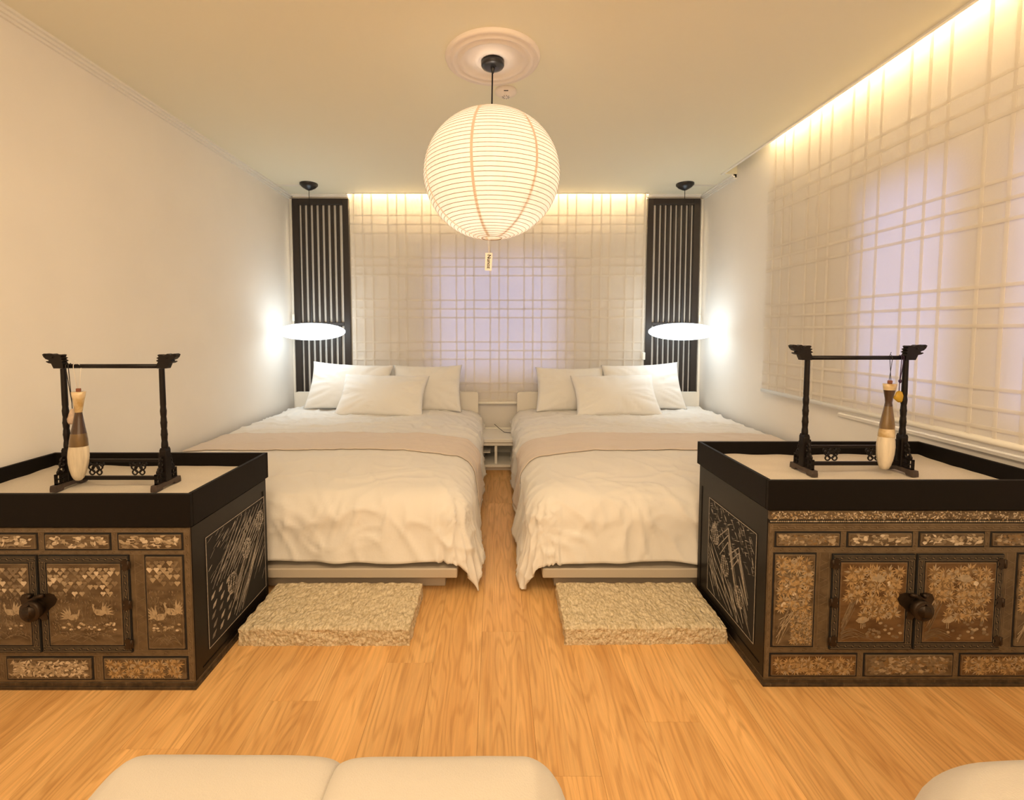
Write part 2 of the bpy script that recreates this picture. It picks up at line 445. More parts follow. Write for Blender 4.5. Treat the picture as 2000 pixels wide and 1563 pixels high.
# thin surface lines of the ceiling moulding near the corners, and the corner beads
b = MB()
for z in (0, .016): b.box(XL+.03, -1.46, 3.62+z, 3.626+z, ZC-.004, ZC)
b.build('trim_7', M['trim'], kind='structure')
b = MB()
for z in (0, .016): b.box(1.52, XR-.03, 3.62+z, 3.626+z, ZC-.004, ZC)
b.build('trim_8', M['trim'], kind='structure')
box_obj('trim_9', (XL, XL+.022, YB-.022, YB, 0, ZC-.03), M['trim'], c=.004, kind='structure')
box_obj('trim_10', (XR-.022, XR, YB-.022, YB, 0, ZC-.03), M['trim'], c=.004, kind='structure')
b = MB()
b.cbox(XR-.016, XR, -.4, 2.30, .636, .655, .004)
b.build('trim_11', M['wall'], kind='structure')
b = MB(); b.cbox(-.18, .22, YB-.018, YB, .0, .12, .003); b.build('baseboard_back', M['trim'], kind='structure')

def window(name, axis, r0, r1, z0, z1, pos):
    """frame, one mullion and two panes set in a wall opening"""
    e = empty(name, (0, 0, 0), kind='structure')
    t, fw = .05, .045
    def bx(a0, a1, c0, c1, nm, m, d=t, sh=0):
        b = MB()
        if axis == 'x': b.box(a0, a1, pos+sh, pos+sh+d, c0, c1)
        else: b.box(pos+sh, pos+sh+d, a0, a1, c0, c1)
        return b.build(nm, m, e)
    bx(r0, r0+fw, z0, z1, 'window_frame', M['trim']); bx(r1-fw, r1, z0, z1, 'window_frame', M['trim'])
    bx(r0+fw, r1-fw, z0, z0+fw, 'window_frame', M['trim']); bx(r0+fw, r1-fw, z1-fw, z1, 'window_frame', M['trim'])
    bx(r0+fw, r1-fw, z0+fw, z1-fw, 'pane', M['glass'], .006, .022)
    return e
window('window_1', 'x', WB[0], WB[1], WB[2], WB[3], YB+nd+.03)
window('window_2', 'y', WR[0][0], WR[0][1], WRZ[0], WRZ[1], XR+.05)
window('window_3', 'y', WR[1][0], WR[1][1], WRZ[0], WRZ[1], XR+.05)

# ------------------------------------------------------------------ blinds with woven grid strips
def blind(axis, r0, r1, z0, z1, pos, vs, hs, label, chain_at=None):
    e = empty('roller_blind', (((r0+r1)/2, pos, z0) if axis == 'x' else (pos, (r0+r1)/2, z0)), label, 'window blind')
    P = (lambda a, n, z: (a, pos-n, z)) if axis == 'x' else (lambda a, n, z: (pos-n, a, z))
    na, nz = 60, 40
    b = MB()
    V = []; Fc = []
    for j in range(nz+1):
        for i in range(na+1):
            a = r0+(r1-r0)*i/na; z = z0+(z1-z0)*j/nz
            n = .0022*math.sin(a*9+z*2)*(z1-z)/(z1-z0) + .0012*noise.noise(Vector((a*6, z*8, pos)))
            V.append(P(a, n, z))
    for j in range(nz):
        for i in range(na):
            k = j*(na+1)+i; Fc.append((k, k+1, k+na+2, k+na+1))
    b.add(V, Fc, 0, True); b.build('fabric', M['blind'], e)
    def bar(a0, a1, c0, c1, n0, n1):
        q = MB(); p = P(a0, n0, c0); r = P(a1, n1, c1)
        q.box(min(p[0], r[0]), max(p[0], r[0]), min(p[1], r[1]), max(p[1], r[1]), c0, c1)
        return q
    sw = .0068
    for a in vs:
        if r0+.005 < a < r1-.005: bar(a-sw, a+sw, z0+.01, z1-.002, .0035, .0048).build('strip', M['strip'], e)
    for z in hs:
        if z0+.02 < z < z1-.01: bar(r0+.002, r1-.002, z-sw*.9, z+sw*.9, .0050, .0062).build('strip', M['strip'], e)
    q = MB()
    if axis == 'x': q.tube([(r0-.004, pos, z0), (r1+.004, pos, z0)], .0125, 12)
    else: q.tube([(pos, r0-.004, z0), (pos, r1+.004, z0)], .0125, 12)
    q.build('bottom_bar', M['trim'], e)
    return e
zt = ZC+REC-.01
bv = []
x = -1.170
for g in range(10):
    for k in range(3): bv.append(-1.1708 + g*.2815 + k*.0735)
bv = [v - .0 for v in bv]
bh = []
for g in range(6):
    for k in range(3): bh.append(1.07+.595-g*.3475+.3475 - k*.0725)
bl = blind('x', -1.197, 1.243, .455, zt, 3.862, bv, bh, 'cream sheer roller blind with woven grid behind the two beds')
rv = [2.833+.300*k2 - d for k2 in range(0, 1) for d in (0, .085, .165)]
rv = []
for g in range(8):
    for d in (0, .085, .165): rv.append(2.84 - g*.303 - d)
rh = []
for g in range(6):
    for k in range(3): rh.append(1.07+.50+.35-g*.35 - k*.068)
blind('y', .55, 2.905, .690, zt, 1.692, rv, rh, 'cream sheer woven-grid roller blind on the window wall, above the higher sand tray')
# light strips hidden in the recesses
box_obj('light_strip', (-1.19, 1.23, 3.885, 3.897, ZC+REC-.012, ZC+REC-.001), M['led'], label='thin warm light strip in the ceiling recess above the bed-side blind', cat='light')
box_obj('light_strip', (1.704, 1.716, .55, 2.88, ZC+REC-.012, ZC+REC-.001), M['led'], label='thin warm light strip in the ceiling recess above the window-wall blind', cat='light')

def chain(x, y, z0, z1, label, wide=.012):
    e = empty('blind_cord', (x, y, z0), label, 'blind cord', 'blind cords')
    q = MB()
    q.tube([(x-.006, y, z0+.04), (x-.006, y, z1)], .0014, 6); q.tube([(x+.006, y, z0+.04), (x+.006, y, z1)], .0014, 6)
    q.build('cord', M['cordw'], e)
    box_obj('cord_weight', (x-wide, x+wide, y-.006, y+.006, z0, z0+.062), M['trim'], e, .003)
p = at(1257, 703, 3.83)
chain(p.x, p.y, p.z, 2.19, 'white blind cord and weight hanging over the dark screen behind the further bed')
p = at(1364, 629, 3.86)
chain(XR-.030, 3.86, p.z, 2.15, 'white cord and weight in the room corner above the bed with the white-lit pillow', .007)
p = at(575, 628, 3.86)
chain(XL+.030, 3.86, p.z, 2.15, 'white cord and weight in the corner between plain wall and dark screen', .010)

# ------------------------------------------------------------------ dark slatted screens
def screen(x0, x1, label, mirror):
    y0, y1 = YB-.034, YB-.004; z0, z1 = .30, 2.160
    e = empty('slatted_screen', ((x0+x1)/2, (y0+y1)/2, z0), label, 'screen', 'dark slatted screens')
    sw = .052
    c = .002; m = M['screen']
    box_obj('stile', (x0, x0+sw, y0, y1, z0, z1), m, e, c); box_obj('stile', (x1-sw, x1, y0, y1, z0, z1), m, e, c)
    box_obj('rail', (x0+sw, x1-sw, y0, y1, z1-.05, z1), m, e, c); box_obj('rail', (x0+sw, x1-sw, y0, y1, z0, z0+.06), m, e, c)
    box_obj('rail', (x0+sw, x1-sw, y0+.002, y1, 1.105, 1.135), m, e, c)
    n = 7; W = x1-sw-(x0+sw); pitch = W/(n+.55)
    for (a, bz) in ((z0+.06, 1.105), (1.135, z1-.05)):
        for k in range(n):
            if mirror: cx = x1-sw-(k+.45)*pitch-.012
            else: cx = x0+sw+(k+.45)*pitch+.012
            box_obj('slat', (cx-.0122, cx+.0122, y0+.005, y1-.004, a, bz), m, e, .0015)
    return e
screen(-1.690, -1.222, 'dark wood slatted screen behind the bed that stands against the plain wall', False)
screen(1.262, 1.700, 'dark wood slatted screen beside the window wall, with a blind cord over its edge', True)

# ------------------------------------------------------------------ beds
BZ = .43
def fold(cx0, cx1, yfoot, zt, a, b, r, side, bulge):
    """flat cloth point (a across, b from foot towards head, negative beyond foot) laid over the mattress edges"""
    ex = max(0, a-cx1) if side > 0 else max(0, cx0-a)
    ey = max(0, yfoot-b)
    e = math.hypot(ex, ey)
    x = min(max(a, cx0), cx1) if (a > cx1 and side > 0) or (a < cx0 and side < 0) else a
    y = max(b, yfoot)
    z = zt
    if e > 0:
        dx, dy = ex/e*side, -ey/e
        L = r*PI/2
        e = (ex**3+ey**3)**(1/3.)
        if e < L: th = e/r; out = r*math.sin(th); z -= r*(1-math.cos(th)); drop = 0
        else: drop = e-L; out = r; z -= r+drop
        head = min(1, max(0, (b-yfoot)/2.0))
        out += drop*drop/(drop+.06)*(bulge*(1-.75*head)) + .02*min(1, ex/.2)*min(1, ey/.2)
        x += dx*out; y += dy*out
        return x, y, z, drop, dx, dy
    return x, y, z, 0, 0, 0

def cloth(name, m, cx0, cx1, yfoot, ytop, zt, ext_side, ext_foot, r, side, bulge, na, nb, parent=None, amp=1.0, seed=0, b0=None, puff=.03, corner=1.0, wallside=0, thick=.0, **kw):
    V, Fc = [], []
    A0, A1 = (cx0, cx1+ext_side) if side > 0 else (cx0-ext_side, cx1)
    for j in range(nb+1):
        for i in range(na+1):
            a = A0+(A1-A0)*i/na
            bb0 = (yfoot-ext_foot) if b0 is None else b0
            b = bb0+(ytop-bb0)*j/nb
            if b0 is None and j == 0:
                pass
            x, y, z, drop, dx, dy = fold(cx0, cx1, yfoot, zt, a, b, r, side, bulge)
            # soft puff of the filling and wrinkles
            ux = (a-cx0)/(cx1-cx0)
            edge = min(1, max(0, (cx1-a if side > 0 else a-cx0)/.25))*min(1, max(0, (b-yfoot)/.3))
            z += puff*edge*(1-.25*(1-min(1, max(0, (ux if side > 0 else 1-ux)/.1))))
            q = Vector((a*3.1+seed, b*2.3, seed)); e_ = math.hypot(max(0, (a-cx1) if side > 0 else (cx0-a)), max(0, yfoot-b))
            wv = noise.noise(Vector((a*4+seed, b*4, 3.3)))
            rid = (1-abs(noise.noise(Vector((a*2.2+wv*.9+seed, b*9+wv*1.4, 1.7)))*2))**3      # long creases across
            rid2 = (1-abs(noise.noise(Vector((a*8+b*5+seed, b*4-a*3+wv, 5.1)))*2))**4
            headw = min(1, max(0, (b-2.75)/.25)); footw = min(1, max(0, (2.35-b)/.3))
            wr = amp*(.010*rid*(.30+1.0*headw+.3*footw) + .008*rid2*(.3+.8*headw+.6*footw) + .007*noise.noise(q))
            if drop > 0 or dx or dy:
                s = (a*dy*-1 + b*dx) if (dx or dy) else 0
                ang = math.atan2(dy, dx)
                per = b*abs(dx)*side + a*abs(dy) + ang*.25
                fr = min(1, drop/.18)
                f = math.sin(per*10+2.2*noise.noise(Vector((per*3, seed, 0)))*3)*.45 + noise.noise(Vector((per*7, drop*2.5, seed)))
                pk = (1-abs(noise.noise(Vector((per*13+seed+1.2*noise.noise(Vector((per*3, z*4, 1))), z*5, 2.2)))*2))**3   # puckers round the edge
                bell = math.exp(-((e_-.16)/.10)**2)
                offn = fr*.016*f*amp + wr*1.2 + amp*.012*pk*bell
                x += dx*offn; y += dy*offn; z += wr*.6
                z += .012*noise.noise(Vector((per*6, seed, 9)))*fr
            else: z += wr
            if wallside:      # the cloth runs out against the wall
                lim = wallside
                if (side > 0 and x < lim): x = lim
                if (side < 0 and x > lim): x = lim
            z = max(z, .012)
            V.append((x, y, z))
    for j in range(nb):
        for i in range(na):
            k = j*(na+1)+i; Fc.append((k, k+1, k+na+2, k+na+1))
    b = MB(); b.add(V, Fc, 0, True)
    o = b.build(name, m, parent, **kw)
    if thick:
        sm = o.modifiers.new('thickness', 'SOLIDIFY'); sm.thickness = thick; sm.offset = -1
    return o

def bed(x0, x1, side, seed, who, ext, foot_ext, yfoot=1.955):
    """x0..x1: frame; side +1: the free side is +x"""
    e = empty('bed', ((x0+x1)/2, 2.85, 0), who['bed'], 'bed', 'twin beds')
    yf = 1.87; m = M['bedframe']
    # plinth, platform with ledge, headboard
    fx0, fx1 = (x0, x1-.065) if side > 0 else (x0+.065, x1)
    box_obj('plinth', (fx0, fx1, yf, 3.75, .0, .072), M['platform'], e, .003)
    box_obj('platform', (x0, x1-.01, 1.80, 3.86, .072, .112), M['platform'], e, .004) if side > 0 else box_obj('platform', (x0+.01, x1, 1.80, 3.86, .072, .112), M['platform'], e, .004)
    hb = MB()
    z1, r = .556, .02
    pts = [(x0, .112), (x1, .112), (x1, z1-r)] + [(x1-r+r*math.sin(t), z1-r+r*math.cos(t)) for t in (1.05, .52, 0)] + [(x0+r-r*math.sin(t), z1-r+r*math.cos(t)) for t in (0, .52, 1.05)] + [(x0, z1-r)]
    hb.prism([(p[0], p[1]) for p in pts], (0, 3.83, 0), (1, 0, 0), (0, 0, 1), .03, bottom=True)
    hb.build('headboard', m, e)
    mt = MB(); mt.cbox(x0+.02, x1-.02, 1.855, 3.79, .113, .30, .02)
    mt.build('mattress', M['sheet'], e)
    if side > 0: cx0, cx1, wl = x0+.005, x1-.09, XL+.015
    else: cx0, cx1, wl = x0+.09, x1-.005, XR-.015
    cloth('duvet', M['sheet'], cx0, cx1, yfoot, 3.79, BZ-.03, ext, foot_ext, .125, side, .26, 170, 210, None, 1.0, seed, wallside=wl, thick=.004,
          label=who['duvet'], cat='duvet', group='white duvets on the twin beds')
    cloth('bed_throw', M['throw'], cx0, cx1, yfoot, 2.80, BZ-.022, ext-.02, 0, .131, side, .26, 140, 60, None, 1.0, seed, b0=2.41, wallside=wl, thick=.004,
          label=who['throw'], cat='throw', group='blush throws across the twin beds')
    return e
bed(-1.668, -.145, 1, 11.3, dict(bed='low white platform bed standing against the plain wall, foot beside the lower black tray',
    duvet='rumpled white duvet on the bed against the plain wall',
    throw='blush throw folded across the bed against the plain wall'), .40, .335)
bed(.179, 1.690, -1, 4.7, dict(bed='low white platform bed standing along the window wall',
    duvet='rumpled white duvet on the bed along the window wall',
    throw='blush throw folded across the bed along the window wall'), .42, .34)

def pillow(c, w, h, t, tilt, roll, yaw, label, seed, hem=0):
    """c: middle of the bottom edge; stands up leaning back by tilt"""
    from mathutils import Matrix
    n = 34; V, Fc = [], []
    for sgn in (1, -1):
        for j in range(n+1):
            for i in range(n+1):
                u = -1+2*i/n; v = -1+2*j/n
                u = math.sin(u*PI/2)*.45+u*.55; v = math.sin(v*PI/2)*.45+v*.55
                x = w/2*u*(1-.07*(1-v*v)); z = h/2*v*(1-.09*(1-u*u))
                th = t/2*((1-u**2)**.42)*((1-v**2)**.42)
                ed = 1-max(abs(u), abs(v))
                cr = (1-abs(noise.noise(Vector((math.atan2(v, u)*3.2+seed, max(abs(u), abs(v))*1.1, sgn*2+seed)))*2))**3
                th *= 1 - .34*cr*min(1, max(abs(u), abs(v))**1.5) + .06*noise.noise(Vector((u*2+seed, v*2, sgn)))
                if hem and abs(u*hem-.86) < .02: th *= .93
                V.append((x, -sgn*th, z+h/2))
    k2 = (n+1)**2
    for s in (0, 1):
        for j in range(n):
            for i in range(n):
                k = s*k2+j*(n+1)+i
                f = (k, k+1, k+n+2, k+n+1); Fc.append(f if s == 0 else f[::-1])
    R = Matrix.Rotation(yaw, 3, 'Z') @ Matrix.Rotation(-tilt, 3, 'X') @ Matrix.Rotation(roll, 3, 'Y')
    V = [R @ Vector(p) for p in V]
    zmin = min(p.z for p in V)
    V = [(p.x, p.y, p.z-zmin) for p in V]
    b = MB(); b.add(V, Fc, 0, True)
    o = b.build('pillow', M['pillow'], None, label, None, 'pillow', 'white pillows on the beds')
    o.location = c
    import bmesh
    bm = bmesh.new(); bm.from_mesh(o.data); bmesh.ops.remove_doubles(bm, verts=bm.verts, dist=.0004); bm.to_mesh(o.data); bm.free()
    for p in o.data.polygons: p.use_smooth = True
PZ = BZ-.012
pillow((-1.19, 3.60, PZ), .67, .40, .15, .42, .05, -.04, 'white pillow leaning on the headboard below the glowing disc, at the plain wall', 1.1)
pillow((-.55, 3.62, PZ), .56, .40, .15, .42, 0, .04, 'white pillow on the headboard, aisle end of the bed by the plain wall', 2.7, 1)
pillow((-.88, 3.40, PZ), .68, .385, .16, .72, .02, -.03, 'white pillow lying in front of two others on the bed by the plain wall', 4.2, 1)
pillow((.60, 3.62, PZ), .56, .38, .15, .42, 0, -.04, 'white pillow on the headboard, aisle end of the bed by the window wall', 6.4)
pillow((1.20, 3.60, PZ), .64, .40, .15, .42, -.04, .05, 'white pillow leaning on the headboard below the glowing disc nearest the window wall', 7.9)
pillow((.93, 3.40, PZ), .66, .385, .16, .72, -.01, .03, 'white pillow lying in front of two others on the bed by the window wall', 9.3, 1)

# low nightstand in the aisle
e = empty('nightstand', (.0, 3.62, 0), 'low white nightstand with open shelf between the two beds', 'nightstand')
m = M['bedframe']
box_obj('top', (-.115, .150, 3.42, 3.80, .225, .250), m, e, .002)
box_obj('apron', (-.108, .143, 3.44, 3.455, .196, .224), m, e, .001)
box_obj('side_panel', (-.110, -.094, 3.45, 3.79, .036, .196), m, e, .001); box_obj('side_panel', (.129, .145, 3.45, 3.79, .036, .196), m, e, .001)
box_obj('divider', (-.008, .012, 3.45, 3.79, .056, .196), m, e, .001)
box_obj('shelf', (-.110, .145, 3.42, 3.79, .036, .056), m, e, .001)
box_obj('shelf', (-.094, -.04, 3.46, 3.79, .135, .141), m, e, .001)
box_obj('back_panel', (-.110, .145, 3.79, 3.80, .02, .26), m, e, .001)
box_obj('plinth', (-.10, .135, 3.47, 3.78, 0, .036), m, e, .001)
b = MB(); b.tube([(-.01, 3.76, .295), (.03, 3.70, .272), (.07, 3.64, .254), (.12, 3.62, .253)], .0022, 6)
b.build('charging_cable', M['cordk'], label='thin dark cable trailing over the white nightstand', cat='cable')

# ------------------------------------------------------------------ rough stone steps
def stone(pts, z, seed, label):
    """pts: four floor corners, counter-clockwise from near-left"""
    b = MB(); nu, nv, nz = 96, 46, 10
    P = [Vector((p[0], p[1], 0)) for p in pts]
    def pos(u, v): return (P[0]*(1-u)+P[1]*u)*(1-v) + (P[3]*(1-u)+P[2]*u)*v
    V, Fc = [], []
    def rough(p): return .0055*noise.fractal(Vector((p[0]*38+seed, p[1]*30, p[2]*38)), .9, 2.1, 4)
    for j in range(nv+1):
        for i in range(nu+1):
            p = pos(i/nu, j/nv); e = min(i, nu-i, 2*(j), 2*(nv-j))/3
            k = 0 if e >= 1 else (1-e)*.006
            V.append((p.x, p.y, z + rough((p.x, p.y, z)) - k))
    for j in range(nv):
        for i in range(nu):
            k = j*(nu+1)+i; Fc.append((k, k+1, k+nu+2, k+nu+1))
    ring = [(i, 0) for i in range(nu)] + [(nu, j) for j in range(nv)] + [(nu-i, nv) for i in range(nu)] + [(0, nv-j) for j in range(nv)]
    base = len(V); cen = pos(.5, .5)
    for k in range(1, nz+1):
        for (i, j) in ring:
            p = pos(i/nu, j/nv); zz = z*(1-k/nz)
            d = (p-cen).normalized(); r = rough((p.x, p.y, zz))*1.0 + .003*noise.noise(Vector((p.x*9, p.y*9, zz*20+seed)))
            V.append((p.x+d.x*r, p.y+d.y*r, max(zz, 0.0)))
    n = len(ring)
    for k in range(nz):
        for q in range(n):
            top = [ring[q][1]*(nu+1)+ring[q][0], ring[(q+1)%n][1]*(nu+1)+ring[(q+1)%n][0]] if k == 0 else [base+(k-1)*n+q, base+(k-1)*n+(q+1)%n]
            Fc.append((base+k*n+q, base+k*n+(q+1)%n, top[1], top[0]))
    b.add(V, Fc, 0, False)
    b.build('stone_step', M['stone'], None, label, None, 'stone', 'rough stone steps at the feet of the beds')
stone([(-.872, 1.505), (-.292, 1.505), (-.292, 1.795), (-.872, 1.795)], .062, 3.1, 'rough granite slab on the floor at the foot of the bed by the plain wall')
stone([(.236, 1.51), (.788, 1.515), (.788, 1.795), (.243, 1.795)], .062, 8.4, 'rough granite slab on the floor at the foot of the bed by the window wall')

# ------------------------------------------------------------------ mother-of-pearl chests
class Inlay:
    """collects thin inlaid pieces in a plane"""
    def __init__(s, org, eu, ev, h=.0007): s.b = MB(); s.o, s.u, s.v, s.h = Vector(org), Vector(eu), Vector(ev), h
    lim = None
    def poly(s, pts, m=0):
        if s.lim: pts = [(min(max(p, .0012), s.lim[0]-.0012), min(max(q, .0012), s.lim[1]-.0012)) for p, q in pts]
        s.b.prism(pts, s.o, s.u, s.v, s.h*random.uniform(.8, 1.4), m)
    def leaf(s, x, y, L, w, a, m=0):
        c, sn = math.cos(a), math.sin(a)
        pts = [(0, 0), (L*.35, w/2), (L, 0), (L*.35, -w/2)]
        s.poly([(x+p*c-q*sn, y+p*sn+q*c) for p, q in pts], m)
    def line(s, x0, y0, x1, y1, w, m=0):
        L = math.hypot(x1-x0, y1-y0)
        if L < 1e-6: return
        nx, ny = -(y1-y0)/L*w/2, (x1-x0)/L*w/2
        s.poly([(x0+nx, y0+ny), (x0-nx, y0-ny), (x1-nx, y1-ny), (x1+nx, y1+ny)], m)
    def blob(s, x, y, rx, ry, m=0, n=7, a=0):
        c, sn = math.cos(a), math.sin(a)
        pts = []
        for k in range(n):
            t = 2*PI*k/n; r = random.uniform(.82, 1.15)
            p, q = rx*r*math.cos(t), ry*r*math.sin(t); pts.append((x+p*c-q*sn, y+p*sn+q*c))
        s.poly(pts, m)
    def fan(s, x, y, w, m=0):
        s.poly([(x, y-w*.52), (x+w*.5, y+w*.12), (x+w*.28, y+w*.34), (x, y+w*.26), (x-w*.28, y+w*.34), (x-w*.5, y+w*.12)], m)
    def arc(s, x0, x1, y, hgt, w, m=0, n=7):
        prev = None
        for k in range(n+1):
            t = k/n; p = (x0+(x1-x0)*t, y+hgt*math.sin(PI*t))
            if prev: s.line(prev[0], prev[1], p[0], p[1], w, m)
            prev = p
    def burst(s, x, y, R, n, ms, spread=2*PI, a0=0):
        for k in range(n):
            a = a0+spread*k/n+random.uniform(-.12, .12); r = R*random.uniform(.75, 1.1)
            s.leaf(x+.22*R*math.cos(a), y+.22*R*math.sin(a), r*.85, r*.27, a, random.choice(ms))
    def crane(s, x, y, k, d=1, m=0):
        def P(l): s.poly([(x+p*k*d, y+q*k) for p, q in l], m)
        P([(-.5, -.05), (-.25, .22), (.1, .26), (.38, .12), (.42, -.02), (.1, -.20), (-.3, -.2)])
        P([(.34, .0), (.42, .0), (.52, .34), (.46, .55), (.38, .50), (.42, .34)])
        P([(.38, .50), (.46, .56), (.62, .50), (.46, .48)])
        P([(-.02, -.18), (.03, -.2), (.03, -.62), (-.01, -.62)]); P([(-.14, -.18), (-.09, -.2), (-.10, -.6), (-.14, -.6)])
    def peacock(s, x, y, k, d=1, m=2):
        def P(l, mm=m): s.poly([(x+p*k*d, y+q*k) for p, q in l], mm)
        P([(-.30, -.12), (-.05, .10), (.22, .12), (.34, 0), (.20, -.20), (-.12, -.24)])
        P([(.22, .04), (.34, .02), (.42, .34), (.36, .42), (.28, .36), (.32, .26)])
        for t in range(6):
            a = PI*(.52+.11*t); s.leaf(x-.16*k*d, y-.05*k, .62*k, .15*k, (a if d > 0 else PI-a), random.choice((0, m)))
    def build(s, name, parent, mats=PEARL, **kw): return s.b.build(name, mats, parent, kind='stuff', **kw)
    # fills for a rectangle of w x h
    def foliage(s, w, h, ms, R=.017, x0=0, y0=0, dens=1.0):
        nx = max(1, round(w/(R*1.25))); ny = max(1, round(h/(R*1.2)))
        for i in range(nx):
            for j in range(ny):
                if random.random() > dens: continue
                bx_, by_ = x0+w*(i+.5+random.uniform(-.25, .25))/nx, y0+h*(j+.5+random.uniform(-.25, .25))/ny
                s.b.prism([(bx_+R*.62*math.cos(t*PI/4), by_+R*.55*math.sin(t*PI/4)) for t in range(8)], s.o, s.u, s.v, s.h*.4, 4)
                s.burst(bx_, by_, R*random.uniform(.85, 1.15), 13, ms, 2*PI, random.random())
    def scatter(s, w, h, ms, n, r=.006):
        for k in range(n):
            x, y = random.uniform(.06, .94)*w, random.uniform(.14, .86)*h
            t = random.random()
            if t < .45: s.blob(x, y, r*random.uniform(.6, 1.3), r*random.uniform(.4, .7), random.choice(ms), 7, random.uniform(-.5, .5))
            elif t < .8: s.leaf(x, y, r*random.uniform(1.4, 2.4), r*.8, random.uniform(0, 2*PI), random.choice(ms))
            else: s.line(x, y, x+r*random.uniform(1, 3), y+random.uniform(-.2, .2)*r, r*.25, random.choice(ms))
    def border(s, w, h, t=.0012, m=1, ins=.002):
        for (a, b2, c, d) in ((ins, ins, w-ins, ins), (ins, h-ins, w-ins, h-ins), (ins, ins, ins, h-ins), (w-ins, ins, w-ins, h-ins)): s.line(a, b2, c, d, t, m)
    def fretband(s, x0, y0, L, wd, horiz=True, m=1, cell=.020, t=.0011):
        """key-fret: nested bars along a band"""
        def ln(a, b, c, d):
            if horiz: s.line(x0+a, y0+b, x0+c, y0+d, t, m)
            else: s.line(x0+b, y0+a, x0+d, y0+c, t, m)
        ln(0, wd*.08, L, wd*.08); ln(0, wd*.92, L, wd*.92)
        n = max(1, int(L/cell)); c = L/n
        for k in range(n):
            a = k*c
            ln(a+c*.10, wd*.36, a+c*.86, wd*.36); ln(a+c*.24, wd*.64, a+c*1.0, wd*.64)
            ln(a+c*.10, wd*.36, a+c*.10, wd*.64); ln(a+c*1.0, wd*.36, a+c*1.0, wd*.64)

def front_panel(name, parent, x0, x1, z0, z1, yf, kind, bg='panelbg', proud=.004, slot=.005, seed=0):
    """a proud panel in its dark slot, decorated with inlay of the given kind"""
    random.seed(seed or int(x0*1000)+int(z0*977)+5000)
    w, h = x1-x0, z1-z0
    o = box_obj(name, (x0, x1, yf-proud, yf+.006, z0, z1), M[bg], parent, .0012)
    I = Inlay((x0, yf-proud, z0), (1, 0, 0), (0, 0, 1)); I.lim = (w, h)
    I.border(w, h, .0011, 1)
    G, P = (3, 4, 0), (0, 1, 1, 2)
    if kind == 'foliage': I.foliage(w-.020, h-.018, (3, 3, 4, 0), .019, .010, .009)
    elif kind == 'scatter': I.scatter(w, h, (0, 1, 2, 0), int(w*h*26000), .0065)
    elif kind == 'lake':
        for k in range(9): 
            x = random.uniform(.05, .7)*w; y = random.uniform(.15, .85)*h; I.line(x, y, x+random.uniform(.1, .25)*w, y, .0009, 1)
        I.scatter(w, h, (0, 0, 2, 1), int(w*h*9000), .0085)
    elif kind == 'dim': I.scatter(w, h, (1, 1, 4, 0), int(w*h*22000), .008)
    elif kind == 'duckpond':
        cw = .0205; r = 0; y = h*.95-.012
        for r in range(8):
            for c in range(int(w/cw)+1):
                x = .004+cw*(c+.5*(r % 2)+.3)
                if x > w-.010 or random.random() < .12+.05*r: continue
                I.fan(x+random.uniform(-.003,.003), h-.018-r*cw*.50, cw*random.uniform(.75, 1.0), random.choice((0, 1, 1, 0, 2)))
        for k in range(int(w*h*4200)):
            x, y = random.uniform(.06, .94)*w, random.uniform(.10, .62)*h
            I.leaf(x, y, random.uniform(.006, .013), .003, random.uniform(.6, 2.6), 1)
        for k in range(12):
            x = random.uniform(.1, .9)*w; I.line(x, h*.30, x+random.uniform(-.01, .01), h*.56, .0010, 1)
        if w > .1: I.peacock(w*.33, h*.36, h*.21, 1, 0); I.peacock(w*.70, h*.42, h*.22, -1, 0)
        else: I.peacock(w*.28, h*.25, h*.085, -1, 2); I.peacock(w*.58, h*.32, h*.085, -1, 0); I.line(w*.80, h*.30, w*.74, h*.74, .0022, 0); I.line(w*.45, h*.60, w*.76, h*.52, .0018, 0)
        for k in range(int(w*180)): I.blob(random.uniform(.08, .92)*w, random.uniform(.19, .28)*h, .005, .003, random.choice((0, 1, 2)))
        for k in range(8):
            a = random.uniform(0, .6)*w; I.arc(a, a+random.uniform(.3, .45)*w, .008+.018*random.random(), .02*random.uniform(.5, 1.2), .0012, 1)
    elif kind == 'cranes':
        I.foliage(w-.026, h*.44, (3, 3, 0, 4), .021, .013, h*.50)
        I.foliage(w*.55, h*.22, (3, 0, 4), .019, w*.32, h*.30)
        I.crane(w*.36, h*.28, h*.17, 1, 0); I.crane(w*.56, h*.80, h*.20, -1, 0)
        I.blob(w*.72, h*.74, .0075, .0075, 2, 10)
        for k in range(14):
            I.line(random.uniform(.02, .10)*w, random.uniform(.10, .3)*h, random.uniform(.12, .26)*w, random.uniform(.42, .55)*h, .0012, 1)
        for k in range(26): I.blob(random.uniform(.35, .95)*w, random.uniform(.05, .26)*h, .0055, .0038, random.choice((0, 1, 1)))
        for k in range(7): I.arc(.006, w*random.uniform(.3, .6), .006+.004*k, .012, .0011, 1)
    elif kind == 'garden':
        I.foliage(w-.020, h*.58, (0, 3, 3, 1), .020, .010, h*.38)
        I.foliage(w*.5, h*.34, (3, 0, 1), .0125, w*.46, h*.03)
        for k in range(12): I.line(random.uniform(.05, .2)*w, h*random.uniform(.02, .3), random.uniform(.35, .7)*w, h*random.uniform(.36, .46), .0014, random.choice((0, 1)))
        for k in range(4): I.blob(random.uniform(.2, .85)*w, random.uniform(.45, .92)*h, .006, .006, 2)
    I.build('inlay', o)
    return o

def slot(b, x0, x1, z0, z1, yf, g=.005):
    b.box(x0-g, x1+g, yf-.0006, yf+.002, z0-g, z1+g)

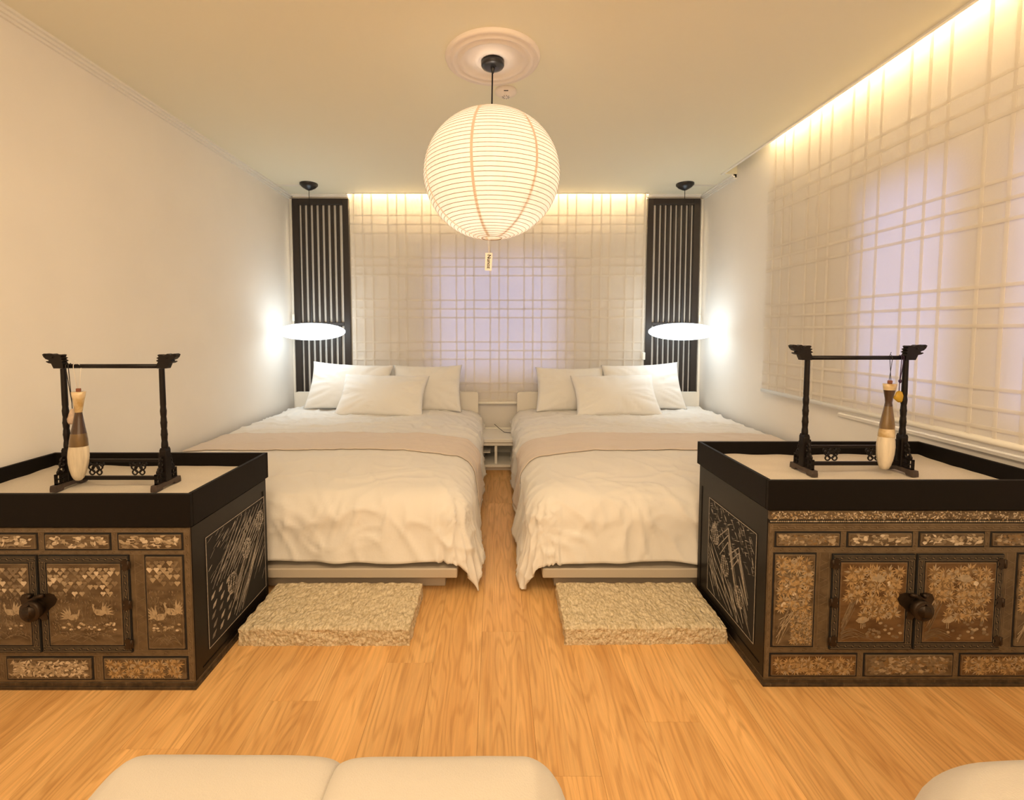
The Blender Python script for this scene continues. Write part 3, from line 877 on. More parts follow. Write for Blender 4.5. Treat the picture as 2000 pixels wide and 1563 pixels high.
def chest(name, label, X0, X1, Y0, Y1, Z1, mir, rows, doors, sidecfg, band=False, knob=None):
    e = empty(name, ((X0+X1)/2, (Y0+Y1)/2, 0), label, 'chest', 'inlaid chests')
    box_obj('carcass', (X0, X1, Y0+.004, Y1, .022, Z1), M['lacquer'], e, .002)
    b = MB(); b.cbox(X0-.003, X1+.003, Y0-.004, Y1, 0, .010, .001); b.cbox(X0, X1, Y0-.001, Y1, .010, .022, .001)
    b.build('plinth', M['fretplain'], e)
    # front face board with the fret pattern, sunk slots for the panels
    zf1 = Z1-(.038 if band else 0)
    box_obj('front_frame', (X0+.001, X1-.001, Y0-.001, Y0+.004, .023, zf1), M['fret'], e, .001)
    g = MB()
    for (x0, x1, z0, z1, kind, bg, nm) in rows: slot(g, x0, x1, z0, z1, Y0-.001)
    g.build('slot', M['dark_gap'], e)
    for (x0, x1, z0, z1, kind, bg, nm) in rows:
        front_panel(nm, e, x0, x1, z0, z1, Y0-.001, kind, bg)
    if band:
        q = MB(); q.cbox(X0, X1, Y0-.004, Y0+.006, Z1-.027, Z1-.001, .001)
        o = q.build('top_band', M['panelbg'], e)
        I = Inlay((X0, Y0-.004, Z1-.027), (1, 0, 0), (0, 0, 1)); random.seed(77)
        n = int((X1-X0)/.0045)
        for k in range(n*3): I.leaf(.003+(X1-X0-.012)*random.random(), .003+.019*random.random(), .0075, .0035, random.uniform(0, 2*PI), random.choice((0, 0, 3, 2, 1)))
        I.build('inlay', o)
        q = MB(); q.box(X0+.002, X1-.002, Y0-.001, Y0+.005, Z1-.039, Z1-.027); o = q.build('bead_rail', M['dark_gap'], e)
        I = Inlay((X0, Y0-.001, Z1-.033), (1, 0, 0), (0, 0, 1), .0012)
        for k in range(int((X1-X0-.01)/.0056)):
            I.poly([(.006+k*.0056+.0022*math.cos(t*PI/3), .0022*math.sin(t*PI/3)) for t in range(6)], random.choice((0, 2, 0)))
        I.build('beads', o)
    # thin key-fret lines inlaid along rails and uprights
    I = Inlay((0, Y0-.001, 0), (1, 0, 0), (0, 0, 1), .0004)
    zs_ = sorted({(r[2], r[3]) for r in rows})
    lo_, mi_, hi_ = zs_[0], zs_[1], zs_[2]
    xa, xb = X0+.004, X1-.004
    if sidecfg['n'] > 0: ea, eb = X0+.016, max(r[1] for r in rows)+.006
    else: ea, eb = min(r[0] for r in rows)-.006, X1-.012
    I.fretband(xa, hi_[1]+.006, xb-xa, zf1-hi_[1]-.009, True, 1, .024, .0013)
    I.fretband(ea, mi_[1]+.006, eb-ea, hi_[0]-mi_[1]-.012, True, 1, .026, .0013)
    I.fretband(ea, lo_[1]+.006, eb-ea, mi_[0]-lo_[1]-.012, True, 1, .034, .0010)
    I.line(xa, .029, xb, .029, .0009, 1)
    if sidecfg['n'] > 0: I.fretband(eb, .028, zf1-.034, xb-eb, False, 1, .024, .0013)
    else: I.fretband(xa, .028, zf1-.034, ea-xa, False, 1, .024, .0013)
    for zr in zs_:
        rr = sorted([(r[0], r[1]) for r in rows if (r[2], r[3]) == zr])
        for p, q in zip(rr[:-1], rr[1:]):
            if q[0]-p[1] < .05: I.fretband(p[1]+.006, zr[0]-.002, zr[1]-zr[0]+.004, q[0]-p[1]-.012, False, 1, .022, .0012)
            else:
                dx0, dx1 = min(d[0] for d in doors), max(d[1] for d in doors)
                for (a_, b_) in ((p[1]+.006, dx0-.004), (dx1+.004, q[0]-.006)):
                    I.line(a_, zr[0]-.008, a_, zr[1]+.003, .0009, 1); I.line(b_-.002, zr[0]-.008, b_-.002, zr[1]+.003, .0009, 1)
                    m_ = min(a_+.010, (a_+b_)/2); I.line(m_, zr[0]-.008, m_, zr[1]+.003, .0009, 1)
                    nn = 16
                    for k in range(nn):
                        zz = zr[0]+(zr[1]-zr[0])*k/nn
                        if b_-m_ > .012: I.line(m_+.002, zz, b_-.004, zz+.012*(1 if k % 3 else -1), .0006, 1)
    I.build('frame_inlay', e)
    # doors
    for (x0, x1, z0, z1, kind, bg) in doors:
        random.seed(int(x0*100)+900)
        fr = .024
        o = box_obj('door', (x0, x1, Y0-.007, Y0+.004, z0, z1), M['dark_gap'], e, .001)
        I = Inlay((x0, Y0-.007, z0), (1, 0, 0), (0, 0, 1), .0008); w, h = x1-x0, z1-z0
        bw = .017; off = .003
        I.fretband(off, off, w-2*off, bw, True, 1); I.fretband(off, h-off-bw, w-2*off, bw, True, 1)
        I.fretband(off, off+bw, h-2*off-2*bw, bw, False, 1); I.fretband(w-off-bw, off+bw, h-2*off-2*bw, bw, False, 1)
        I.build('fret_border', o)
        pp = front_panel('door_panel', e, x0+fr, x1-fr, z0+fr, z1-fr, Y0-.007, kind, bg, .0012)
    # plain upright boards beside the doors
    # lock plate and knob
    kx, kz = knob
    dl = [d for d in doors]
    lp = MB()
    for s in (-1, 1):
        pts = [(0, .012), (s*.014, .030), (s*.030, .033), (s*.047, .029), (s*.054, .014), (s*.047, -.002), (s*.034, -.012), (s*.022, -.028), (s*.026, -.046), (s*.010, -.050), (0, -.040)]
        lp.prism(pts, (kx, Y0-.0088, kz), (1, 0, 0), (0, 0, 1), .0016)
    lo = lp.build('lock_plate', M['metal'], e, 'dark butterfly-shaped metal lock plate')
    kb = MB()
    kb.tube([(kx+.002, Y0-.009, kz-.004), (kx+.002, Y0-.014, kz-.004), (kx, Y0-.017, kz-.005), (kx, Y0-.021, kz-.006), (kx, Y0-.036, kz-.008), (kx, Y0-.039, kz-.008), (kx, Y0-.040, kz-.008), (kx, Y0-.0385, kz-.008)], [.020, .017, .020, .028, .030, .028, .020, .012], 28)
    kb.build('knob', M['metal'], e, 'round dark metal door knob')
    kb = MB()
    for s in (-1, 1):
        kb.tube([(kx+s*.016, Y0-.011, kz+.026), (kx+s*.020, Y0-.020, kz+.032), (kx+s*.010, Y0-.024, kz+.030)], .006, 10)
    kb.build('knob_loop', M['metal'], e)
    for (x0, x1, z0, z1, kind, bg) in doors:
        outer = x1 if abs(x1-kx) > abs(x0-kx) else x0
        for zc in (z0+.028, (z0+z1)/2, z1-.028):
            hb = MB(); s = 1 if outer == x1 else -1
            pts = [(-s*.022, .010), (-s*.012, .018), (0, .012), (s*.006, .012), (s*.006, -.012), (0, -.012), (-s*.012, -.018), (-s*.022, -.010), (-s*.015, 0)]
            hb.prism(pts, (outer, Y0-.0085, zc), (1, 0, 0), (0, 0, 1), .0014)
            hb.tube([(outer, Y0-.009, zc-.013), (outer, Y0-.009, zc+.013)], .0028, 8)
            hb.build('hinge', M['metal'], e)
    # carved and inlaid side
    sx, sgn = sidecfg['x'], sidecfg['n']
    ya, yb2, za, zb = sidecfg['y0'], sidecfg['y1'], sidecfg['z0'], sidecfg['z1']
    fr = MB()
    t = .0016
    fr.box(min(sx, sx+sgn*t), max(sx, sx+sgn*t), ya-.030, Y1-.020, za-.036, za-.0335)
    fr.box(min(sx, sx+sgn*t), max(sx, sx+sgn*t), Y1-.030, Y1-.026, za-.034, zb+.020)
    fr.build('side_beading', M['tray_black'], e)
    gg = MB(); gg.box(min(sx, sx+sgn*.0008), max(sx, sx+sgn*.0008), Y1-.026, Y1-.020, za-.030, zb+.020); gg.build('side_groove', M['dark_gap'], e)
    o = box_obj('side_panel', (min(sx-.001, sx+sgn*.0012), max(sx-.001, sx+sgn*.0012), ya, yb2, za, zb), M['dark_gap'], e)
    # u axis so that u x v = outward normal
    w, h = yb2-ya, zb-za
    if sgn > 0: I = Inlay((sx+.0012, ya, za), (0, 1, 0), (0, 0, 1))
    else: I = Inlay((sx-.0012, yb2, za), (0, -1, 0), (0, 0, 1))
    random.seed(31 if sgn > 0 else 57)
    I.border(w, h, .0022, 0, .0012)
    def clampline(x0, y0, x1, y1, wd, m):
        # cut the stroke at the panel's edge
        for t2 in range(20, -1, -1):
            q = t2/20; xx, yy = x0+(x1-x0)*q, y0+(y1-y0)*q
            if .004 < xx < w-.004 and .004 < yy < h-.004: break
        I.poly([(x0, y0), (x0+(xx-x0)*.5-wd*.5*(yy-y0)/max(.001, math.hypot(xx-x0, yy-y0)), y0+(yy-y0)*.5+wd*.5*(xx-x0)/max(.001, math.hypot(xx-x0, yy-y0))),
                (xx, yy), (x0+(xx-x0)*.5+wd*.5*(yy-y0)/max(.001, math.hypot(xx-x0, yy-y0)), y0+(yy-y0)*.5-wd*.5*(xx-x0)/max(.001, math.hypot(xx-x0, yy-y0)))], m)
    def ear(x, y, L, wd, a):
        c, s2 = math.cos(a), math.sin(a)
        for r in range(9):
            for q in (-1.2, -.4, .4, 1.2):
                p0 = (r+.5)/9*L; q0 = q*wd*.36*math.sin(PI*(r+.9)/10.5)
                I.leaf(x+p0*c-q0*s2, y+p0*s2+q0*c, L*.13, wd*.17, a+q*.5+.3, random.choice((0, 0, 1)))
    F = (lambda u: u) if sgn > 0 else (lambda u: w-u)
    FA = (lambda a: a) if sgn > 0 else (lambda a: PI-a)
    if sgn > 0:
        # reeds leaning from near-bottom to far-top; u grows away from the viewer
        for k in range(85):
            x = random.uniform(.01, .62)*w; y = h*random.uniform(.50, .97)
            if y < h*(.50+.05*random.random()) or y > h*(1.0)-.01: continue
            a = math.radians(random.uniform(22, 42)); L = random.uniform(.02, .045)
            clampline(x, y, x+L*math.cos(a), y+L*math.sin(a), .0020, random.choice((0, 1, 1)))
        for k in range(11):
            x = w*(.10+.075*k); clampline(x*.75, h*.50, x+w*.42, h*.99, .0028, 0)
        for k in range(8):
            a0 = w*(.30+.07*k); clampline(a0, h*(.56+.015*k), a0+w*.16, h*(.74+.02*k), .0032, 1)
        for k in range(22):
            x = w*random.uniform(.30, .95); y = h*random.uniform(.03, .40); clampline(x, y, x+w*.22, y+h*random.uniform(.22, .34), .0038, random.choice((0, 1)))
        for k in range(3): clampline(w*(.42+.05*k), h*.04, w*(.98), h*(.62+.1*k), .0035, 0)
        for r in range(5):
            for c in range(4):
                x, y = w*(.05+.115*c+.02*(r % 2)), h*(.06+.088*r)+c*.004
                if x > w*(.52-.02*r+.0): continue
                I.leaf(x, y, .030, .012, math.radians(42), random.choice((0, 1)))
        for (x, y) in ((.36, .28), (.62, .49), (.88, .67)): ear(x*w, y*h, h*.20, .050, math.radians(80))
        for (x, y) in ((.52, .66), (.60, .74), (.66, .80), (.72, .86), (.80, .80), (.88, .84)): I.blob(x*w, y*h, .008, .014, 1, 7, -.3)
    else:
        # here u runs from the far end towards the viewer
        for k in range(230):
            x = random.uniform(.02, .97)*w; y = h*random.uniform(.50, .98)
            if y < h*(.52+.10*abs(x/w-.4)) or y > h-.008: continue
            a = math.radians(random.choice((128, 140, 118)) if random.random() < .6 else 20); L = random.uniform(.012, .028)
            clampline(x, y, x+L*math.cos(a), y+L*math.sin(a), .0022, random.choice((0, 1, 1)))
        for (x0, y0, s3) in ((.46, .84, 1.0), (.68, .74, .8)):
            for q in range(3):
                yy = y0-.07*q*s3
                I.line((x0-.25*s3*(1-.15*q))*w, (yy-.20*s3)*h, x0*w, yy*h, .0028, 0); I.line(x0*w, yy*h, (x0+.14+.03*q)*w, (yy-.42*s3)*h, .0028, 0)
                I.line(x0*w+.004, yy*h-.01, (x0+.20)*w, (yy-.48*s3)*h, .0022, 1)
        for k in range(30):
            x = w*random.uniform(.0, .85); y = h*random.uniform(.18, .56)*(1-.2*x/w); clampline(x+.004, y, x+w*.16, max(.006, y-h*random.uniform(.14, .26)), .0036, random.choice((0, 1)))
        for k in range(4): clampline(w*.02, h*(.62-.11*k), w*(.80-.1*k), h*.03, .0036, 0)
        for (x, y) in ((.12, .60), (.36, .38), (.66, .22)): ear(x*w, (y+.16)*h, h*.20, .048, math.radians(-72))
    I.build('side_inlay', o, [M['silver'], M['silver2']])
    return e

lrows = [  # x0 x1 z0 z1 kind bg name
    (-1.314, -1.128, .431, .474, 'lake', 'panelbg', 'drawer'), (-1.100, -.918, .431, .474, 'lake', 'panelbg', 'drawer'),
    (-1.526, -1.342, .431, .474, 'lake', 'panelbg', 'drawer'), (-1.700, -1.554, .431, .474, 'lake', 'panelbg', 'drawer'),
    (-1.024, -.918, .129, .408, 'duckpond', 'panelbg', 'panel'),
    (-1.695, -1.600, .129, .408, 'duckpond', 'panelbg', 'panel'),
    (-1.160, -.916, .036, .099, 'foliage', 'panelbg', 'drawer'), (-1.446, -1.198, .036, .099, 'scatter', 'panelbg', 'drawer'),
    (-1.695, -1.482, .036, .099, 'foliage', 'panelbg', 'drawer')]
ldoors = [(-1.335, -1.072, .118, .413, 'duckpond', 'panelbg'), (-1.575, -1.341, .118, .413, 'duckpond', 'panelbg')]
chest('inlaid_chest', 'black chest with pheasants and fan leaves inlaid on its doors, by the plain wall', -1.712, -.893, 1.316, 1.760, .493, False, lrows, ldoors,
      dict(x=-.893, n=1, y0=1.382, y1=1.738, z0=.076, z1=.432), knob=(-1.338, .268))
rrows = [
    (.828, 1.013, .434, .472, 'dim', 'panelbg', 'drawer'), (1.040, 1.226, .434, .472, 'lake', 'panelbg', 'drawer'), (1.252, 1.438, .434, .472, 'lake', 'panelbg', 'drawer'), (1.464, 1.648, .434, .472, 'dim', 'panelbg', 'drawer'),
    (.826, .944, .128, .408, 'garden', 'panelbg', 'panel'), (1.546, 1.652, .128, .408, 'garden', 'panelbg', 'panel'),
    (.824, 1.078, .036, .100, 'foliage', 'panelbg_rust', 'drawer'), (1.106, 1.366, .036, .100, 'dim', 'panelbg', 'drawer'), (1.392, 1.650, .036, .100, 'foliage', 'panelbg_rust', 'drawer')]
rdoors = [(.994, 1.238, .118, .410, 'cranes', 'panelbg_rust'), (1.244, 1.500, .118, .410, 'cranes', 'panelbg_rust')]
chest('inlaid_chest', 'black chest with golden crane inlay and a row of pearl beads, under the window-wall blind', .805, 1.664, 1.329, 1.790, .540, True, rrows, rdoors,
      dict(x=.805, n=-1, y0=1.384, y1=1.700, z0=.090, z1=.443), band=True, knob=(1.242, .262))

def tray(label, X0, X1, Y0, Y1, Z0, Z1, zs, seed):
    e = empty('sand_tray', ((X0+X1)/2, (Y0+Y1)/2, Z0), label, 'tray', 'black sand trays')
    t = .013; m = M['tray_black']
    box_obj('rim_board', (X0, X1, Y0, Y0+t, Z0, Z1), m, e, .0015); box_obj('rim_board', (X0, X1, Y1-t, Y1, Z0, Z1), m, e, .0015)
    box_obj('rim_board', (X0, X0+t, Y0+t, Y1-t, Z0, Z1), m, e, .0015); box_obj('rim_board', (X1-t, X1, Y0+t, Y1-t, Z0, Z1), m, e, .0015)
    box_obj('base_board', (X0+t, X1-t, Y0+t, Y1-t, Z0, Z0+.012), m, e)
    V, Fc = [], []; nx, ny = 90, 50
    for j in range(ny+1):
        for i in range(nx+1):
            x = X0+t+(X1-X0-2*t)*i/nx; y = Y0+t+(Y1-Y0-2*t)*j/ny
            z = zs + .004*noise.noise(Vector((x*7+seed, y*9, 0))) + .003*noise.noise(Vector((x*3+seed, y*16+noise.noise(Vector((x*5, y*5, 2))), 4)))
            if y > Y1-.05: z += .006*noise.noise(Vector((x*9+seed, 0, 8)))*(y-Y1+.05)/.05
            V.append((x, y, z))
    for j in range(ny):
        for i in range(nx):
            k = j*(nx+1)+i; Fc.append((k, k+1, k+nx+2, k+nx+1))
    b = MB(); b.add(V, Fc, 0, True); b.build('sand', M['sand'], e, kind='stuff')
    return e
tray('lower black tray of pale sand holding the brush stand with the quartz pendant', -1.713, -.886, 1.309, 1.768, .497, .595, .545, 2)
tray('higher black tray of pale sand holding the brush stand with the amber pendant', .798, 1.672, 1.322, 1.800, .543, .631, .580, 6)

# ------------------------------------------------------------------ brush stands
HEAD = [(100,118),(120,108),(150,112),(163,128),(180,118),(202,110),(222,120),(240,132),(260,120),(292,117),(310,124),(297,145),(322,156),(302,171),(328,188),(306,200),(320,224),(320,271),(216,271),(206,250),(192,218),(160,212),(134,198),(145,190),(164,193),(167,180),(134,168),(112,146)]
def stand(label, xl, xr, yc, zs, zbar, k, fy, flip=False):
    """xl, xr: post axes; yc: depth of the posts; k: metres per drawing unit"""
    e = empty('brush_stand', ((xl+xr)/2, yc, zs), label, 'brush stand', 'dragon-headed brush stands')
    m = M['rack']
    b = MB(); b.tube([(xl+.004, yc, zbar), (xr-.004, yc, zbar)], .0072, 10); b.build('top_bar', m, e)
    for s, px in ((1, xl), (-1, xr)):
        b = MB()
        pts = [((X-292)*k*s, (248-Y)*k) for X, Y in HEAD]
        b.prism(pts, (px, yc+.010, zbar), (1, 0, 0), (0, 0, 1), .020, bottom=True)
        # eye, nostril and jaw relief on the carved head
        for sy in (-.0108, .0108):
            b.tube([(px+(205-292)*k*s, yc+sy*.8, zbar+(248-150)*k), (px+(205-292)*k*s, yc+sy*1.15, zbar+(248-150)*k)], .0035, 8)
            b.tube([(px+(125-292)*k*s, yc+sy*.8, zbar+(248-128)*k), (px+(125-292)*k*s, yc+sy*1.1, zbar+(248-128)*k)], .0028, 8)
        b.build('dragon_head', m, e)
        # turned post: smooth above, knotted bamboo-like below
        zt2, zb2 = zbar-.008, zs+.128
        pr = []
        n = 40
        for i in range(n+1):
            t = i/n; z = zb2+(zt2-zb2)*t
            r = .0082+.0012*(1-t)
            if t < .55: r += .0008*math.sin(t*44)+.0003*math.sin(t*120)
            pr.append((r, z))
        b = MB(); b.lathe(pr, px, yc, 12); b.build('post', m, e)
        b = MB(); b.cbox(px-.011, px+.011, yc-.013, yc+.013, zs+.020, zs+.122, .002)
        b.prism([(-.011, 0), (.011, 0), (.007, .010), (-.007, .010)], (px, yc+.012, zs+.121), (1, 0, 0), (0, 0, 1), .024, bottom=True)
        b.build('post_block', m, e)
        b = MB(); b.cbox(px+s*.010 if s > 0 else px-.020, px+.020 if s > 0 else px-.010, yc-.006, yc+.006, zs+.040, zs+.112, .0015); b.build('cheek_block', m, e)
        # foot sled with arched underside
        L = .058
        b = MB()
        prof = [(-L, 0), (-L*.55, 0), (-L*.48, .006), (L*.48, .006), (L*.55, 0), (L, 0), (L, .010), (L*.96, .020), (-L*.96, .020), (-L, .010)]
        # prism plane: u along y, v up, normal along -x or +x
        b.prism([(p, q) for p, q in prof], (px-.010, yc, zs-.001), (0, 1, 0), (0, 0, 1), .020, bottom=True)
        b.build('foot', M['foot_wood'], e)
        # pierced brackets before and behind the post
        for d in (-1, 1):
            b = MB(); yb = yc+d*.013
            def bar(y0, y1, z0, z1): b.box(px-.0045, px+.0045, min(yb+d*y0, yb+d*y1), max(yb+d*y0, yb+d*y1), zs+z0, zs+z1)
            bar(0, .034, .019, .023); bar(.030, .034, .019, .052); bar(0, .034, .034, .037); bar(.014, .017, .019, .052); bar(0, .034, .049, .053)
            for (cy, cz, rr) in ((.012, .062, .010), (.008, .080, .009), (.006, .095, .007), (.020, .057, .006)):
                pts = [(px, yb+d*(cy+rr*math.cos(t)), zs+cz+rr*math.sin(t)) for t in [q*PI/6 for q in range(12)]]
                b.tube(pts, .0034, 6, closed=True)
            b.build('pierced_bracket', m, e)
    # lower rails with pierced roundels
    b = MB(); b.cbox(xl+.008, xr-.008, yc-.005, yc+.005, zs+.082, zs+.092, .002); b.build('rail', m, e)
    b = MB(); b.cbox(xl+.008, xr-.008, yc-.006, yc+.006, zs+.022, zs+.035, .002); b.build('rail', m, e)
    for fx in (.28, .72):
        cx = xl+(xr-xl)*fx; b = MB()
        zc = zs+.059
        for (ox, oz, rr) in ((0, 0, .012), (-.014, .006, .009), (.014, .006, .009), (-.012, -.012, .008), (.012, -.012, .008), (-.022, .015, .006), (.022, .015, .006), (0, .014, .006)):
            b.tube([(cx+ox+rr*math.cos(t), yc, zc+oz+rr*math.sin(t)) for t in [q*PI/7 for q in range(14)]], .0026, 6, closed=True)
        b.build('pierced_roundel', m, e)
    return e
stand('dark dragon-headed brush stand in the lower sand tray, by the plain wall', -1.424, -1.100, 1.513, .549, .951, .000300, 0)
stand('dark dragon-headed brush stand in the higher sand tray, in front of the window-wall blind', 1.058, 1.392, 1.560, .584, .976, .000319, 0)

def brush(label, x, y, ztop, prof, mats, lean, zbar, matlist, col):
    e = empty('calligraphy_brush', (x, y, ztop), label, 'brush', 'hanging brushes')
    hb = [p for p in prof if p[2] == 'h']; bb = [p for p in prof if p[2] == 'b']
    b = MB(); b.lathe([(r, z) for r, z, _ in hb][::-1], x, y, 28, mats=mats[::-1], zoff=ztop, sy=.8, lean=(lean, 0))
    b.build('handle', matlist, e)
    # bristle tuft, fluted
    n = 40; V, Fc = [], []
    pb = [(r, z) for r, z, _ in bb]
    for r, z in pb:
        for j in range(n):
            w = 2*PI*j/n; rr = r*.93*(1+.03*math.sin(j*2.4+3)+.03*math.sin(j*PI))
            V.append((x+lean*z+rr*math.cos(w), y+.8*rr*math.sin(w), ztop+z))
    for i in range(len(pb)-1):
        for j in range(n): Fc.append((i*n+j, i*n+(j+1)%n, (i+1)*n+(j+1)%n, (i+1)*n+j))
    Fc = [f[::-1] for f in Fc]
    b = MB(); b.add(V, Fc, 0, True); b.add([V[(len(pb)-1)*n+j] for j in range(n)], [list(range(n))[::-1]])
    b.build('bristles', M['bristle'], e)
    b = MB(); b.cbox(x-.006, x+.006, y-.005, y+.005, ztop, ztop+.011, .0015); b.build('ferrule', M['copper'], e)
    b = MB()
    b.tube([(x-.003, y, ztop+.010), (x-.004, y-.010, zbar-.004), (x-.004, y-.0095, zbar+.006), (x-.003, y, zbar+.012), (x+.001, y+.009, zbar+.004), (x+.004, y+.009, zbar-.006), (x+.003, y, ztop+.010)], .0009, 6)
    b.tube([(x-.003, y, zbar+.012), (x-.004, y-.004, zbar+.020)], .0008, 5)
    b.build('hanging_loop', M[col], e)
M['bristle'] = mat('goat_hair', (.80,.68,.50), .8, bump=.8, bscale=120, bdist=.003, var=.25, vscale=60, stretch=(1,1,.06))
M['copper'] = mat('red_horn', (.22,.07,.03), .4)
M['hornl'] = mat('pale_horn', (.74,.58,.36), .25, var=.4, vscale=30, var_color=(.45,.30,.12), coat=.4)
M['hornd'] = mat('dark_horn', (.055,.025,.010), .25, coat=.4)
M['hornm'] = mat('olive_horn', (.20,.115,.035), .28, var=.4, vscale=40, coat=.4, stretch=(1,1,.3))
u = .000306
def prof_of(rows, kind): return [(w*u/2, -(z)*u, kind) for z, w in rows]
lh = [(0,120),(2,136),(40,128),(90,108),(140,92),(190,80),(222,70),(226,70),(300,92),(380,122),(450,148),(520,170),(580,180),(588,180)]
lm = [0,0,0,0,0,0,1,1,1,1,2,2,2]
lb = [(586,184),(640,204),(700,212),(770,204),(840,178),(900,142),(940,106),(962,60),(968,20)]
brush('pale and dark horn calligraphy brush hanging beside the quartz pendant', at(153.5, 766, 1.50).x, 1.500, at(152, 766, 1.49).z, prof_of(lh, 'h')+prof_of(lb, 'b'), lm, .050, .951, [M['hornl'], M['hornd'], M['hornm']], 'cordw')
rh2 = [(0,120),(2,138),(40,126),(70,116),(110,100),(160,80),(208,70),(250,80),(330,106),(400,130),(460,146),(500,150),(540,160),(585,166),(590,166)]
rm = [0,0,0,1,1,1,1,2,2,2,2,0,0,0]
rb = [(588,170),(640,184),(700,194),(780,186),(850,164),(910,130),(945,96),(955,60),(958,24)]
brush('slim brown horn calligraphy brush hanging beside the amber pendant', at(1738, 750, 1.547).x, 1.547, at(1737, 750, 1.54).z, prof_of(rh2, 'h')+prof_of(rb, 'b'), rm, .020, .976, [M['hornl'], M['hornd'], M['hornm']], 'cordk')

def pendant(label, name, px, yy, zbar, outline, m, cordm, two, knot):
    """outline in photo pixels at depth yy"""
    c = [at(a, b, yy) for a, b in outline]
    cx = sum(p.x for p in c)/len(c); cz = sum(p.z for p in c)/len(c); top = max(c, key=lambda p: p.z)
    e = empty(name, (cx, yy, cz), label, 'pendant')
    b = MB(); n = len(c); V = []
    for (s, f) in ((.0, -.0055), (.72, -.0045), (1, -.0012), (1, .0012), (.72, .0045), (0, .0055)):
        for p in c: V.append((cx+(p.x-cx)*s, yy+f, cz+(p.z-cz)*s))
    Fc = [(i*n+j, i*n+(j+1)%n, (i+1)*n+(j+1)%n, (i+1)*n+j) for i in range(5) for j in range(n)]
    b.add(V, Fc, 0, True); b.build('stone_drop', m, e)
    b = MB()
    for xo in two: b.tube([(top.x, yy, top.z-.003), (top.x, yy, top.z+.02), (xo, yy-.008, zbar-.006), (xo, yy-.0085, zbar+.004), (xo, yy, zbar+.0095), (xo, yy+.0085, zbar)], .0012, 6)
    if knot: b.lathe([(.001, -.007), (.0045, -.003), (.0048, .003), (.001, .007)], top.x+.002, yy, 10, zoff=top.z+.032)
    b.build('cord', cordm, e)
yy = 1.513
pendant('irregular pale quartz pendant on a dark cord near the post of the lower stand', 'quartz_pendant', 0, yy, .951,
        [(141,798),(138,800),(135,808),(133,816),(129,822),(130,827),(133,829),(143,829),(147,818),(147,805),(144,799)], M['quartz'], M['cordk'],
        (at(133, 720, yy).x, at(138, 720, yy).x), False)
yy = 1.560
pendant('round yellow amber pendant on a purple knotted cord', 'amber_pendant', 0, yy, .976,
        [(1756,763),(1751,766),(1748,772),(1744,777),(1749,782),(1754,786),(1761,786),(1766,781),(1766,773),(1762,766)], M['amber'], M['cordp'],
        (at(1757, 704, yy).x, at(1761, 704, yy).x), True)

# ------------------------------------------------------------------ ceiling medallion, lantern, smoke detector
LX, LY, LZ, LR, LQ = -.016, 1.95, 1.708, .2785, .925
b = MB()
prof = [(.0, 0), (.04, .0), (.046, .014), (.058, .012), (.066, .020), (.075, .012), (.118, .010), (.124, .018), (.134, .022), (.142, .014), (.150, .012), (.156, .020), (.166, .022), (.172, .014), (.181, .013), (.186, .017), (.192, .012), (.195, .004), (.195, 0)]
b.lathe([(r, -h) for r, h in prof], LX+.004, LY+.015, 96, zoff=ZC)
b.build('ceiling_medallion', M['plaster'], label='round white plaster medallion with moulded rings on the ceiling', cat='ceiling medallion')
e = empty('paper_lantern', (LX, LY, LZ), 'large round ribbed paper lantern hanging from the ceiling medallion', 'pendant lamp')
b = MB(); b.lathe([(.0, -.040), (.030, -.040), (.044, -.036), (.047, -.031), (.047, -.016), (.0, -.014)], LX+.004, LY+.015, 40, zoff=ZC)
b.build('canopy', M['blackplastic'], e)
b = MB(); b.lathe([(.0, -.064), (.004, -.062), (.009, -.046), (.009, -.039)], LX+.004, LY+.015, 16, zoff=ZC)
b.tube([(LX+.016, LY+.003, ZC-.0395), (LX+.016, LY+.003, ZC-.043)], .003, 8)
b.build('cord_grip', M['blackplastic'], e)
b = MB(); b.tube([(LX+.003, LY+.015, ZC-.055), (LX, LY, LZ+LR*LQ-.02), (LX, LY, LZ+.07)], .0032, 8); b.build('cord', M['cordk'], e)
# shade: paper scalloped between ribs
NR = 44; rt, rb_ = .050, .042
t0, t1 = math.asin(rt/LR), PI-math.asin(rb_/LR)
prof = []; ribs = []
for i in range(NR*4+1):
    t = t0+(t1-t0)*i/(NR*4); ph = (i % 4)/4
    r = LR*(1+.0045*math.sin(PI*ph))
    prof.append((r*math.sin(t), LZ+LQ*r*math.cos(t)))
    if i % 4 == 0: ribs.append((LR*math.sin(t)+.0003, LZ+LQ*LR*math.cos(t)))
n = 128; V, Fc = [], []
for i, (r, z) in enumerate(prof):
    for j in range(n):
        w = 2*PI*j/n
        V.append((LX+r*math.cos(w), LY+r*math.sin(w), z + .0018*math.sin(w*2+.6)*(r/LR)))
for i in range(len(prof)-1):
    for j in range(n): Fc.append(((i+1)*n+j, (i+1)*n+(j+1)%n, i*n+(j+1)%n, i*n+j))
b = MB(); b.add(V, Fc, 0, True); shade = b.build('shade', M['paper'], e)
b = MB()
for (r, z) in ribs: b.tube([(LX+r*math.cos(2*PI*j/72), LY+r*math.sin(2*PI*j/72), z+.0018*math.sin(4*PI*j/72+.6)*(r/LR)) for j in range(72)], .0011, 4, closed=True)
b.build('ribs', M['ribwire'], shade, kind='stuff')
